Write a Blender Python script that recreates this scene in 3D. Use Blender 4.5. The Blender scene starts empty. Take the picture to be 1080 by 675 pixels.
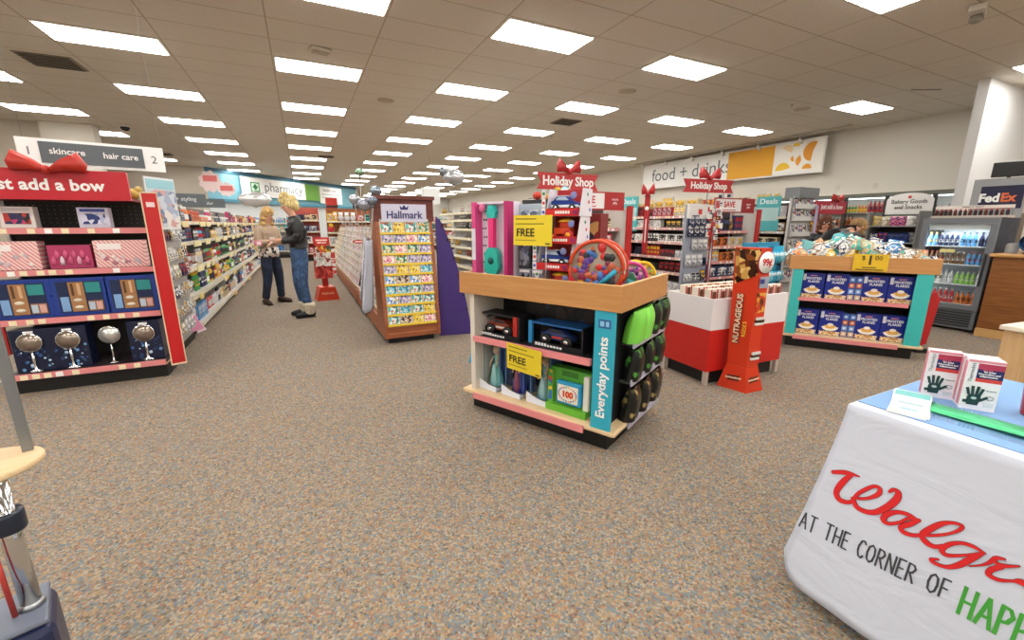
import bpy, bmesh, math, random
from math import radians as R, sin, cos, pi
from mathutils import Vector, Matrix
random.seed(7)
scene = bpy.context.scene
COL = scene.collection
# ------------------------------------------------------------------ camera, light, exposure
CEIL = 3.615
EYE = 1.35
cam_d = bpy.data.cameras.new('camera'); cam = bpy.data.objects.new('camera', cam_d); COL.objects.link(cam)
cam_d.sensor_width = 36.0; cam_d.lens = 36.0 * 443.8 / 1080.0
cam_d.clip_start = 0.05; cam_d.clip_end = 200
cam.location = (0, 0, EYE)
cam.rotation_euler = (R(90 - 12.81), 0, R(-26.08))
scene.camera = cam
scene.view_settings.view_transform = 'Standard'
scene.view_settings.look = 'None'
scene.view_settings.gamma = 1.0
scene.view_settings.use_curve_mapping = False
scene.view_settings.exposure = 0.0
LAMP = 16.3
world = bpy.data.worlds.new('world'); scene.world = world; world.use_nodes = True
world.node_tree.nodes['Background'].inputs[0].default_value = (0.9, 0.93, 1, 1)
world.node_tree.nodes['Background'].inputs[1].default_value = 0.6

# ------------------------------------------------------------------ materials
def lin(h):
    h = h.lstrip('#'); o = []
    for i in (0, 2, 4):
        c = int(h[i:i+2], 16) / 255.0
        o.append(c / 12.92 if c <= 0.04045 else ((c + 0.055) / 1.055) ** 2.4)
    return (o[0], o[1], o[2], 1.0)
MATS = {}
def M(h, rough=0.55, metal=0.0, emit=0.0, trans=0.0, alpha=1.0):
    k = (h, rough, metal, emit, trans, alpha)
    if k in MATS: return MATS[k]
    m = bpy.data.materials.new('finish_' + h.lstrip('#')); m.use_nodes = True
    b = m.node_tree.nodes['Principled BSDF']
    b.inputs['Base Color'].default_value = lin(h)
    b.inputs['Roughness'].default_value = rough
    b.inputs['Metallic'].default_value = metal
    if trans: b.inputs['Transmission Weight'].default_value = trans
    if alpha < 1: b.inputs['Alpha'].default_value = alpha
    if emit:
        b.inputs['Emission Color'].default_value = lin(h); b.inputs['Emission Strength'].default_value = emit
    # faint surface variation so that nothing is perfectly flat
    nt = m.node_tree
    if not emit and not trans:
        n = nt.nodes.new('ShaderNodeTexNoise'); n.inputs['Scale'].default_value = 9
        tc = nt.nodes.new('ShaderNodeTexCoord'); nt.links.new(tc.outputs['Object'], n.inputs['Vector'])
        mr = nt.nodes.new('ShaderNodeMapRange'); mr.inputs[3].default_value = max(0.02, rough - .07); mr.inputs[4].default_value = min(1, rough + .07)
        nt.links.new(n.outputs['Fac'], mr.inputs[0]); nt.links.new(mr.outputs[0], b.inputs['Roughness'])
    MATS[k] = m; return m
def PRINT(cols, scale=30, rough=0.4, stretch=(1, 1, 1), noise=False):
    """printed artwork: patches of several inks"""
    k = ('print', tuple(cols), scale, rough, stretch, noise)
    if k in MATS: return MATS[k]
    m = bpy.data.materials.new('printed_artwork'); m.use_nodes = True; nt = m.node_tree
    b = nt.nodes['Principled BSDF']; b.inputs['Roughness'].default_value = rough
    tc = nt.nodes.new('ShaderNodeTexCoord'); mp = nt.nodes.new('ShaderNodeMapping'); mp.inputs['Scale'].default_value = stretch
    nt.links.new(tc.outputs['Object'], mp.inputs['Vector'])
    if noise:
        v = nt.nodes.new('ShaderNodeTexNoise'); v.inputs['Scale'].default_value = scale; v.inputs['Detail'].default_value = 3; out = v.outputs['Fac']
    else:
        v = nt.nodes.new('ShaderNodeTexVoronoi'); v.inputs['Scale'].default_value = scale
        s = nt.nodes.new('ShaderNodeSeparateColor'); nt.links.new(v.outputs['Color'], s.inputs[0]); out = s.outputs[0]
    nt.links.new(mp.outputs[0], v.inputs['Vector'])
    r = nt.nodes.new('ShaderNodeValToRGB'); r.color_ramp.interpolation = 'CONSTANT'
    n = len(cols)
    while len(r.color_ramp.elements) < n: r.color_ramp.elements.new(0.5)
    for i, c in enumerate(cols):
        r.color_ramp.elements[i].position = (i / n) if not noise else (0.3 + 0.4 * i / n if i else 0)
        r.color_ramp.elements[i].color = lin(c)
    nt.links.new(out, r.inputs[0]); nt.links.new(r.outputs[0], b.inputs['Base Color'])
    MATS[k] = m; return m
def WOOD(c1, c2, scale=3.0, rough=0.45, axis=0):
    k = ('wood', c1, c2, scale, axis)
    if k in MATS: return MATS[k]
    m = bpy.data.materials.new('wood_laminate'); m.use_nodes = True; nt = m.node_tree
    b = nt.nodes['Principled BSDF']; b.inputs['Roughness'].default_value = rough
    tc = nt.nodes.new('ShaderNodeTexCoord'); mp = nt.nodes.new('ShaderNodeMapping')
    st = [14, 14, 14]; st[axis] = 1.0; mp.inputs['Scale'].default_value = st
    nt.links.new(tc.outputs['Object'], mp.inputs['Vector'])
    n = nt.nodes.new('ShaderNodeTexNoise'); n.inputs['Scale'].default_value = scale; n.inputs['Detail'].default_value = 6; n.inputs['Distortion'].default_value = .4
    nt.links.new(mp.outputs[0], n.inputs['Vector'])
    r = nt.nodes.new('ShaderNodeValToRGB'); r.color_ramp.elements[0].position = .3; r.color_ramp.elements[1].position = .7
    r.color_ramp.elements[0].color = lin(c1); r.color_ramp.elements[1].color = lin(c2)
    nt.links.new(n.outputs['Fac'], r.inputs[0]); nt.links.new(r.outputs[0], b.inputs['Base Color'])
    MATS[k] = m; return m
def GLASS():
    if 'glass' in MATS: return MATS['glass']
    m = bpy.data.materials.new('clear_glass'); m.use_nodes = True; nt = m.node_tree
    for n in list(nt.nodes): nt.nodes.remove(n)
    o = nt.nodes.new('ShaderNodeOutputMaterial'); mx = nt.nodes.new('ShaderNodeMixShader'); t = nt.nodes.new('ShaderNodeBsdfTransparent'); g = nt.nodes.new('ShaderNodeBsdfGlossy')
    g.inputs['Roughness'].default_value = .03; t.inputs[0].default_value = (.96, .98, .98, 1)
    lw = nt.nodes.new('ShaderNodeLayerWeight'); pw = nt.nodes.new('ShaderNodeMath'); pw.operation = 'POWER'; pw.inputs[1].default_value = 5; nt.links.new(lw.outputs['Facing'], pw.inputs[0]); f = nt.nodes.new('ShaderNodeMath'); f.operation = 'MULTIPLY_ADD'; f.inputs[1].default_value = .7; f.inputs[2].default_value = .025; nt.links.new(pw.outputs[0], f.inputs[0])
    nt.links.new(f.outputs[0], mx.inputs[0]); nt.links.new(t.outputs[0], mx.inputs[1]); nt.links.new(g.outputs[0], mx.inputs[2]); nt.links.new(mx.outputs[0], o.inputs[0])
    MATS['glass'] = m; return m
def carpet_mat():
    m = bpy.data.materials.new('speckled_carpet'); m.use_nodes = True; nt = m.node_tree
    b = nt.nodes['Principled BSDF']; b.inputs['Roughness'].default_value = .95; b.inputs['Specular IOR Level'].default_value = .15
    tc = nt.nodes.new('ShaderNodeTexCoord')
    v = nt.nodes.new('ShaderNodeTexVoronoi'); v.inputs['Scale'].default_value = 120; nt.links.new(tc.outputs['Object'], v.inputs['Vector'])
    s = nt.nodes.new('ShaderNodeSeparateColor'); nt.links.new(v.outputs['Color'], s.inputs[0])
    r = nt.nodes.new('ShaderNodeValToRGB'); r.color_ramp.interpolation = 'CONSTANT'
    cols = ['8d8476', 'b4a48f', '5f788f', 'b58d5e', '8a8277', '5a544c', 'a88860', '6d8994', '9e6450', 'aca292', '7a7264']
    while len(r.color_ramp.elements) < len(cols): r.color_ramp.elements.new(.5)
    for i, c in enumerate(cols): r.color_ramp.elements[i].position = i / len(cols); r.color_ramp.elements[i].color = lin(c)
    nt.links.new(s.outputs[0], r.inputs[0])
    n = nt.nodes.new('ShaderNodeTexNoise'); n.inputs['Scale'].default_value = 34; n.inputs['Detail'].default_value = 5; nt.links.new(tc.outputs['Object'], n.inputs['Vector'])
    r2 = nt.nodes.new('ShaderNodeValToRGB'); r2.color_ramp.elements[0].position = .35; r2.color_ramp.elements[1].position = .68
    r2.color_ramp.elements[0].color = lin('69635b'); r2.color_ramp.elements[1].color = lin('8d7e68')
    nt.links.new(n.outputs['Fac'], r2.inputs[0])
    mx = nt.nodes.new('ShaderNodeMix'); mx.data_type = 'RGBA'; mx.inputs[0].default_value = .45
    nt.links.new(r.outputs[0], mx.inputs[6]); nt.links.new(r2.outputs[0], mx.inputs[7]); nt.links.new(mx.outputs[2], b.inputs['Base Color'])
    bp = nt.nodes.new('ShaderNodeBump'); bp.inputs['Strength'].default_value = .25; bp.inputs['Distance'].default_value = .004
    nt.links.new(v.outputs['Distance'], bp.inputs['Height']); nt.links.new(bp.outputs[0], b.inputs['Normal'])
    return m
def ceiling_mat():
    m = bpy.data.materials.new('ceiling_tile'); m.use_nodes = True; nt = m.node_tree
    b = nt.nodes['Principled BSDF']; b.inputs['Roughness'].default_value = .9; b.inputs['Specular IOR Level'].default_value = .1
    tc = nt.nodes.new('ShaderNodeTexCoord'); sp = nt.nodes.new('ShaderNodeSeparateXYZ'); nt.links.new(tc.outputs['Object'], sp.inputs[0])
    def line(out, off, per, w):
        a = nt.nodes.new('ShaderNodeMath'); a.operation = 'ADD'; a.inputs[1].default_value = -off + per * 100 + w / 2; nt.links.new(out, a.inputs[0])
        mo = nt.nodes.new('ShaderNodeMath'); mo.operation = 'MODULO'; mo.inputs[1].default_value = per; nt.links.new(a.outputs[0], mo.inputs[0])
        l = nt.nodes.new('ShaderNodeMath'); l.operation = 'LESS_THAN'; l.inputs[1].default_value = w; nt.links.new(mo.outputs[0], l.inputs[0]); return l
    lx = line(sp.outputs[0], -0.133, 1.2192, .016); ly = line(sp.outputs[1], 7.233, .6096, .016)
    mxm = nt.nodes.new('ShaderNodeMath'); mxm.operation = 'MAXIMUM'; nt.links.new(lx.outputs[0], mxm.inputs[0]); nt.links.new(ly.outputs[0], mxm.inputs[1])
    n = nt.nodes.new('ShaderNodeTexNoise'); n.inputs['Scale'].default_value = 60; n.inputs['Detail'].default_value = 4; nt.links.new(tc.outputs['Object'], n.inputs['Vector'])
    r = nt.nodes.new('ShaderNodeValToRGB'); r.color_ramp.elements[0].position = .35; r.color_ramp.elements[1].position = .6
    r.color_ramp.elements[0].color = lin('d2cabc'); r.color_ramp.elements[1].color = lin('dbd4c8'); nt.links.new(n.outputs['Fac'], r.inputs[0])
    mx = nt.nodes.new('ShaderNodeMix'); mx.data_type = 'RGBA'; nt.links.new(mxm.outputs[0], mx.inputs[0]); nt.links.new(r.outputs[0], mx.inputs[6]); mx.inputs[7].default_value = lin('b3a893')
    nt.links.new(mx.outputs[2], b.inputs['Base Color'])
    bp = nt.nodes.new('ShaderNodeBump'); bp.inputs['Strength'].default_value = .1; bp.inputs['Distance'].default_value = .003; bp.invert = True
    nt.links.new(mxm.outputs[0], bp.inputs['Height']); nt.links.new(bp.outputs[0], b.inputs['Normal'])
    return m

# ------------------------------------------------------------------ mesh helpers
class MB:
    def __init__(s): s.v = []; s.f = []; s.mi = []; s.mats = []; s.sm = []
    def mat(s, m):
        if m not in s.mats: s.mats.append(m)
        return s.mats.index(m)
    def add(s, vs, fs, m, smooth=False, tf=None):
        o = len(s.v); i = s.mat(m)
        for p in vs: s.v.append(tuple(tf @ Vector(p)) if tf else tuple(p))
        for f in fs: s.f.append([o + a for a in f]); s.mi.append(i); s.sm.append(smooth)
        return s
    def box(s, x0, x1, y0, y1, z0, z1, m, tf=None, bev=0):
        if bev > 0:
            b = bmesh.new(); bmesh.ops.create_cube(b, size=1)
            for v in b.verts: v.co = Vector(((x0+x1)/2 + v.co.x*(x1-x0), (y0+y1)/2 + v.co.y*(y1-y0), (z0+z1)/2 + v.co.z*(z1-z0)))
            bmesh.ops.bevel(b, geom=b.edges[:], offset=bev, segments=2, affect='EDGES', profile=.5)
            b.verts.index_update(); vs = [tuple(v.co) for v in b.verts]; fs = [[v.index for v in f.verts] for f in b.faces]; b.free()
            return s.add(vs, fs, m, False, tf)
        vs = [(x0,y0,z0),(x1,y0,z0),(x1,y1,z0),(x0,y1,z0),(x0,y0,z1),(x1,y0,z1),(x1,y1,z1),(x0,y1,z1)]
        return s.add(vs, [(0,3,2,1),(4,5,6,7),(0,1,5,4),(1,2,6,5),(2,3,7,6),(3,0,4,7)], m, False, tf)
    def quad(s, a, b, c, d, m, tf=None): return s.add([a,b,c,d], [(0,1,2,3)], m, False, tf)
    def lathe(s, prof, m, n=14, tf=None, c=(0,0,0), caps=True, flat=1.0):
        """prof: list of (r, z)"""
        vs = []; fs = []
        for r, z in prof:
            for k in range(n):
                a = 2*pi*k/n; vs.append((c[0]+r*cos(a), c[1]+r*sin(a)*flat, c[2]+z))
        for i in range(len(prof)-1):
            for k in range(n):
                a = i*n+k; b = i*n+(k+1)%n; fs.append((a, b, b+n, a+n))
        if caps:
            fs.append(list(range(n))[::-1]); fs.append([(len(prof)-1)*n+k for k in range(n)])
        return s.add(vs, fs, m, True, tf)
    def tube(s, pts, r, m, n=8, tf=None, closed=False):
        P = [Vector(p) for p in pts]; vs = []; fs = []; up = Vector((0,0,1)); N = len(P)
        for i, p in enumerate(P):
            d = (P[(i+1) % N if closed else min(i+1, N-1)] - P[(i-1) % N if closed else max(i-1, 0)]).normalized()
            a = d.cross(up)
            if a.length < 1e-3: a = d.cross(Vector((1,0,0)))
            a.normalize(); b = a.cross(d); rr = r[i] if isinstance(r, (list, tuple)) else r
            for k in range(n): vs.append(tuple(p + a*cos(2*pi*k/n)*rr + b*sin(2*pi*k/n)*rr))
        L = N if closed else N-1
        for i in range(L):
            for k in range(n):
                a = i*n+k; b = i*n+(k+1)%n; c2 = ((i+1)%N)*n
                fs.append((a, b, c2+(k+1)%n, c2+k))
        if not closed: fs.append(list(range(n))[::-1]); fs.append([(N-1)*n+k for k in range(n)])
        return s.add(vs, fs, m, True, tf)
    def prism(s, poly, y0, y1, m, tf=None, axis='y'):
        """poly in (x,z), extruded along y"""
        n = len(poly)
        if axis == 'y': vs = [(x, y0, z) for x, z in poly] + [(x, y1, z) for x, z in poly]
        elif axis == 'z': vs = [(x, z, y0) for x, z in poly] + [(x, z, y1) for x, z in poly]
        else: vs = [(y0, x, z) for x, z in poly] + [(y1, x, z) for x, z in poly]
        fs = [list(range(n)), [n+k for k in range(n)][::-1]] + [(k, n+k, n+(k+1)%n, (k+1)%n) for k in range(n)]
        return s.add(vs, fs, m, False, tf)
    def ball(s, c, r, m, n=12, tf=None, sc=(1,1,1)):
        vs = []; fs = []; k2 = n//2
        for i in range(k2+1):
            t = pi*i/k2
            for k in range(n):
                a = 2*pi*k/n; vs.append((c[0]+r*sc[0]*sin(t)*cos(a), c[1]+r*sc[1]*sin(t)*sin(a), c[2]+r*sc[2]*cos(t)))
        for i in range(k2):
            for k in range(n): a = i*n+k; b = i*n+(k+1)%n; fs.append((a, a+n, b+n, b))
        return s.add(vs, fs, m, True, tf)
    def mesh(s, name):
        me = bpy.data.meshes.new(name); me.from_pydata(s.v, [], s.f)
        for m in s.mats: me.materials.append(m)
        me.polygons.foreach_set('material_index', s.mi); me.polygons.foreach_set('use_smooth', s.sm)
        b = bmesh.new(); b.from_mesh(me); bmesh.ops.recalc_face_normals(b, faces=b.faces); b.to_mesh(me); b.free()
        return me
    def build(s, name, parent=None, loc=None, rot=None):
        o = bpy.data.objects.new(name, s.mesh(name)); COL.objects.link(o)
        if parent: o.parent = parent
        if loc: o.location = loc
        if rot: o.rotation_euler = rot
        return o
def tag(o, label=None, cat=None, group=None, kind=None):
    if label: o['label'] = label
    if cat: o['category'] = cat
    if group: o['group'] = group
    if kind: o['kind'] = kind
    return o
def thing(name, label, cat, loc=(0,0,0), rz=0, group=None, rot=None):
    o = bpy.data.objects.new(name, None); COL.objects.link(o); o.location = loc
    o.rotation_euler = rot if rot else (0, 0, rz); o.empty_display_size = .1
    return tag(o, label, cat, group)
def bx(name, x0, x1, y0, y1, z0, z1, m, parent=None, bev=0, **k): return MB().box(x0,x1,y0,y1,z0,z1,m,bev=bev).build(name, parent, **k)
_tc = {}
def text_mesh(s, size, m, bold=0.0, sx=1.0, align='CENTER', ext=.0015, spacing=1.0):
    k = (s, size, m.name, bold, sx, align, ext, spacing)
    if k in _tc: return _tc[k]
    c = bpy.data.curves.new('lettering', 'FONT'); c.body = s; c.size = size; c.align_x = align; c.align_y = 'CENTER'
    c.extrude = ext; c.offset = bold; c.space_character = spacing; c.resolution_u = 3
    t = bpy.data.objects.new('lettering', c); COL.objects.link(t)
    me = bpy.data.meshes.new_from_object(t.evaluated_get(bpy.context.evaluated_depsgraph_get()))
    bpy.data.objects.remove(t); bpy.data.curves.remove(c)
    if sx != 1.0:
        for v in me.vertices: v.co.x *= sx
    me.materials.clear(); me.materials.append(m); me.name = 'lettering'
    _tc[k] = me; return me
def text(s, size, m, parent, loc, rot=(pi/2, 0, 0), name='lettering', **k):
    o = bpy.data.objects.new(name, text_mesh(s, size, m, **k)); COL.objects.link(o); o.parent = parent; o.location = loc; o.rotation_euler = rot
    return o
def textm(mb, s, size, m, tf, **k):
    """lettering printed into another mesh"""
    me = text_mesh(s, size, m, **k)
    mb.add([tuple(v.co) for v in me.vertices], [list(p.vertices) for p in me.polygons], m, False, tf)
def RX(x, y, z, rx=0, ry=0, rz=0): return Matrix.Translation((x, y, z)) @ Matrix.Rotation(rz, 4, 'Z') @ Matrix.Rotation(ry, 4, 'Y') @ Matrix.Rotation(rx, 4, 'X')
FRONT = lambda x, y, z: RX(x, y, z, rx=pi/2)
WHITE = M('f2f2f0'); BLACK = M('101012', .5); RED = M('c4161c', .35); DRED = M('9c1016', .4); PINKSTRIP = M('e08a8c', .4)
TEAL = M('36bcc8', .4); GREY = M('8c8e90', .5); LGREY = M('cfd0d0', .5); STEEL = M('a9acb0', .3, .85); CHROME = M('d8dadd', .12, 1.0); NAVY = M('141a33', .45)
YEL = M('f0cf2a', .5); CREAM = M('efe3bf', .5)
TAN = WOOD('b9814a', 'c8935a'); PALE = WOOD('d9b98c', 'e2c79d'); CHERRY = WOOD('8a4a2c', 'a35f3a'); MAHOG = WOOD('5e2a22', '733529', axis=0); OAK = WOOD('70421c', '8e5826', axis=0)

# ------------------------------------------------------------------ room
def struct(o): o['kind'] = 'structure'; return o
XW, YF, XL, YB = 12.35, 38.5, -9.0, -8.0
struct(bx('floor', XL, XW, YB, YF, -.1, 0, carpet_mat()))
struct(bx('ceiling', XL, XW, YB, YF, CEIL, CEIL+.1, ceiling_mat()))
WALL = M('d8d2c6', .8); WALLB = M('c9c0b2', .8)
struct(bx('wall_right', XW, XW+.15, YB, YF, 0, CEIL, WALL))
struct(bx('wall_left', XL-.15, XL, YB, YF, 0, CEIL, WALL))
struct(bx('wall_back', XL, XW, YB-.15, YB, 0, CEIL, WALL))
struct(bx('wall_far', XL, XW, YF, YF+.15, 0, CEIL, M('dcdcd8', .8)))
struct(bx('wall_left_bay', XL, -4.15, 14.0, 14.2, 0, CEIL, WALLB))
struct(bx('wall_left_pier', -5.05, -4.13, 13.75, 14.0, 0, CEIL, WALL))
struct(bx('wall_left_rear', XL, -3.3, 21.6, 21.8, 0, CEIL, WALLB))
# partition end wall by the parcel corner
struct(bx('wall_partition', 10.05, XW, 3.26, 3.40, 0, CEIL, M('e0e0e0', .8)))
# angled pharmacy wall (blue)
BLUEW = M('7db4c4', .7)
pa, pb = Vector((-3.3, 21.6, 0)), Vector((3.3, 29.2, 0)); pd = (pb-pa); pL = pd.length; prz = math.atan2(pd.y, pd.x)
pw = MB().box(0, pL, 0, .15, 2.35, CEIL, BLUEW).box(0, pL, .05, .15, 0, 2.35, M('d5dadb', .8)).build('wall_pharmacy', loc=pa, rot=(0,0,prz)); struct(pw)
struct(bx('trim_1', 0, pL, -.12, 0, 2.28, 2.40, M('4f8ea6', .6), loc=pa, rot=(0,0,prz)))
struct(bx('trim_2', 0, pL, -.06, 0, CEIL-.14, CEIL, M('3f6f86', .6), loc=pa, rot=(0,0,prz)))
struct(bx('wall_pharmacy_side', 3.3, 3.45, 29.2, YF, 0, CEIL, WALL))
struct(bx('baseboard_right', XW-.015, XW, 3.4, YF, 0, .12, M('4a4642')))
# trims of small repairs on the ceiling
for i, (x, y, l, a) in enumerate([(9.9, 4.0, .5, -.5), (8.9, 3.2, .55, -.7)]):
    struct(bx('trim_%d' % (3+i), -l/2, l/2, -.02, .02, CEIL-.006, CEIL-.001, M('5c5347' if i == 0 else 'd6cdbd'), loc=(x, y, 0), rot=(0, 0, a)))
# ------------------------------------------------------------------ ceiling lights and fittings
ORD = ['nearest', 'second', 'third', 'fourth', 'fifth', 'sixth', 'seventh', 'eighth', 'ninth', 'tenth', 'eleventh', 'twelfth', 'thirteenth', 'fourteenth', 'fifteenth', 'sixteenth']
COLN = {-3: 'leftmost column past the gift display', -2: 'far left column beyond the skincare sign', -1: 'column over the left shelving aisle', 0: 'column over the two standing women', 1: 'column over the greeting card stand',
        2: 'column over the toy display table', 3: 'column over the two red holiday shop signs', 4: 'column beside the food and drinks sign'}
DIFF = M('fffdf8', .5, emit=LAMP); FR = M('e8e4da', .6)
lm = MB().box(-.585, .585, -.285, .285, -.012, 0, FR).mesh('light_frame')
dm = MB().box(-.565, .565, -.265, .265, -.02, -.0125, DIFF).mesh('diffuser')
for c in range(-3, 5):
    n = 0
    for k in range(-6, 13):
        x = -.133 + c*2.4384 + .61; y = 7.233 + k*2.4384 + .305
        if (c, k) in ((3, -1), (3, -2)): continue
        if c == -2 and (13.4 < y < 14.5 or y > 21.2) or c == -3 and y > 12: continue
        if x < 3.6 and y > 21.3 + (x+3.3)*1.15: continue
        t = thing('ceiling_light', '%s bright fluorescent ceiling light in the %s' % (ORD[n], COLN[c]) if k >= -2 else '%s ceiling light above the entrance floor, %s' % (ORD[k+6], COLN[c]), 'ceiling light', (x, y, CEIL-.001), group='fluorescent ceiling lights')
        n += (k >= -2)
        for nm, me in (('frame', lm), ('diffuser', dm)):
            o = bpy.data.objects.new(nm, me); COL.objects.link(o); o.parent = t
def vent(x, y, w, d, label, rz=0):
    t = thing('ceiling_vent', label, 'vent', (x, y, CEIL), rz)
    bx('frame', -w/2, w/2, -d/2, d/2, -.014, -.001, M('8f8472'), t)
    m = MB()
    for i in range(7):
        yy = -d/2 + .04 + i*(d-.08)/6; m.box(-w/2+.03, w/2-.03, yy-.012, yy+.012, -.024, -.0145, M('3a342c'))
    m.build('slats', t)
vent(-2.95, 8.85, .6, .6, 'dark slatted air vent in the ceiling above the left shelving')
vent(5.62, 8.7, .55, .5, 'dark air vent between two ceiling lights right of the centre')
vent(-3.9, 18.3, .6, .5, 'small far air vent in the ceiling near the pharmacy wall')
vent(1.0, 16.5, .5, .4, 'distant small air vent beyond the balloons')
def speaker(x, y, label):
    t = thing('ceiling_speaker', label, 'speaker', (x, y, CEIL))
    MB().lathe([(.13, -.012), (.12, -.016), (.02, -.018)], M('b3a790'), 20).build('grille', t); MB().lathe([(.15, -.001), (.15, -.010), (.125, -.0115)], M('b8ae9a'), 20).build('rim', t)
speaker(5.34, 6.33, 'round ceiling speaker to the right of the centre, nearest of them')
speaker(1.66, 8.77, 'round ceiling speaker left of the centre behind the smoke detector')
speaker(-1.6, 10.3, 'round ceiling speaker over the left aisle')
speaker(9.3, 5.7, 'round ceiling speaker beside the last right-hand light')
t = thing('smoke_detector', 'white oval smoke detector on the ceiling beside a light', 'smoke detector', (.45, 6.70, CEIL), .2)
MB().box(-.13, .13, -.09, .09, -.045, -.001, M('cfc8ba'), bev=.02).build('housing', t); MB().box(-.1, .1, -.06, .06, -.058, -.046, M('b3aa99'), bev=.004).build('cover', t)
t = thing('security_dome_camera', 'dark dome security camera on the ceiling behind the skincare sign', 'security camera', (-3.5, 13.6, CEIL))
MB().lathe([(.11, -.001), (.11, -.03), (.095, -.035)], M('d8d4cc'), 18).build('mount', t); MB().lathe([(.09, -.036), (.085, -.075), (.055, -.11), (.01, -.12)], M('08080a', .1), 18).build('dome', t)
t = thing('exit_light_fitting', 'white emergency light fitting on the ceiling at the top right', 'emergency light', (6.75, 2.42, CEIL), .3)
MB().box(-.14, .14, -.07, .07, -.06, -.001, M('cfcabf'), bev=.015).build('housing', t)
MB().lathe([(.05, 0), (.06, -.05), (.03, -.07)], M('8c867a'), 12, c=(.05, 0, -.062)).build('lamp_head', t)
for i, (x, y, w) in enumerate([(6.15, 10.2, 'behind the right vent'), (8.8, 5.6, 'left of the ceiling speaker on the right')]):
    t = thing('sprinkler_head', 'tiny sprinkler head in the ceiling %s' % w, 'sprinkler', (x, y, CEIL)); MB().lathe([(.035, -.001), (.035, -.008), (.008, -.01), (.008, -.04), (.02, -.045)], STEEL, 10).build('nozzle', t)

# ------------------------------------------------------------------ wall signs
# food + drinks sign along the right wall
t = thing('hanging_banner_sign', 'long white and yellow food and drinks banner high along the right wall', 'sign', (12.1, 0, 0), -pi/2)
# local x -> world -y ; front (-y local) -> world -x
bx('sign_panel', -13.15, -6.7, 0, .05, 2.66, 3.53, WHITE, t)
for x_ in (-12.5, -10, -7.4): bx('wall_bracket', x_-.02, x_+.02, .051, .249, 3.0, 3.1, GREY, t)
text('food + drinks', .60, M('6e7478'), t, (-11.0, -.004, 3.10), sx=1.02, spacing=1.0, name='lettering')
bx('yellow_panel', -9.45, -8.0, -.012, -.001, 2.70, 3.49, M('e8a81c'), t); 
mb = MB(); mb.box(-8.0, -6.72, -.012, -.001, 2.70, 3.49, M('f3efe6')); mb.build('fruit_panel', t)
mb = MB()
def slice_(cx, cz, r, a0, a1, col):
    P = [(cx, cz)] + [(cx + r*cos(a0+(a1-a0)*i/10), cz + r*sin(a0+(a1-a0)*i/10)) for i in range(11)]
    mb.prism(P, -.018, -.013, col)
ORG = M('e89a1e'); LEM = M('f0c42a')
slice_(-7.72, 2.80, .2, .2, pi, LEM); slice_(-7.65, 3.30, .15, -.5, 2.6, M('f3d9a8')); slice_(-7.25, 3.0, .14, 1.8, 4.2, ORG); slice_(-6.98, 3.2, .24, 1.2, 4.6, ORG); slice_(-7.42, 3.38, .09, 0, 3, LEM); slice_(-7.08, 2.78, .12, 0, 3.1, ORG); slice_(-7.45, 3.08, .08, 2, 5, ORG)
mb.build('orange_slices', t)
mb = MB()
for s, z in ((.75, 3.3), (.35, 3.28)): pass
tr = thing('track_light_rail', 'ceiling track of small spotlights above the food and drinks banner', 'track light', (11.75, 0, 0), -pi/2)
bx('rail', -13.3, -6.0, -.02, .02, CEIL-.04, CEIL-.001, M('b9b4aa'), tr)
for i in range(6):
    x = -12.9 + i*1.15
    s_ = MB().tube([(x, 0, CEIL-.041), (x, 0, CEIL-.13)], .012, M('c9c5bc')).tube([(x, -.02, CEIL-.11), (x, .1, CEIL-.2)], [.035, .05], M('d8d5cd'), 10); s_.build('spotlight', tr)
# pharmacy sign
def on_pw(u, z, off=.02): q = pa + pd.normalized()*u; nrm = Vector((pd.y, -pd.x, 0)).normalized(); return Vector((q.x, q.y, 0)) + nrm*off + Vector((0, 0, z))
t = thing('pharmacy_sign', 'white pharmacy sign with green cross on the blue far wall', 'sign', pa + Vector((pd.y, -pd.x, 0)).normalized()*.15, prz)
bx('sign_panel', 1.55, 5.45, 0, .06, 2.60, 3.42, WHITE, t)
MB().box(2.0, 2.5, -.01, -.001, 2.80, 3.22, M('1d8f4a'), bev=.004).box(2.06, 2.44, -.014, -.0102, 2.85, 3.17, M('dff0e4')).build('cross_frame', t)
MB().box(2.19, 2.31, -.02, -.0145, 2.89, 3.13, M('157a3c')).box(2.12, 2.38, -.02, -.0145, 2.96, 3.06, M('157a3c')).build('green_cross', t)
text('pharmacy', .60, M('6a6f72'), t, (4.0, -.004, 3.05), sx=1.05)
bx('green_panel', 5.46, 6.55, .01, .06, 2.60, 3.42, M('6aa53a'), t)
t = thing('consultation_sign', 'white notice board of small grey lines beside the green panel of the pharmacy wall', 'sign', pa + Vector((pd.y, -pd.x, 0)).normalized()*.12, prz)
bx('sign_panel', 6.6, 8.5, 0, .05, 2.5, 3.40, WHITE, t)
text('health care', .26, M('7b8083'), t, (7.45, -.004, 3.22), sx=.95)
MB().box(6.75, 8.2, -.004, -.001, 2.96, 3.02, M('b5b9bb')).box(6.75, 7.9, -.004, -.001, 2.8, 2.86, M('b5b9bb')).build('printed_lines', t)
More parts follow.
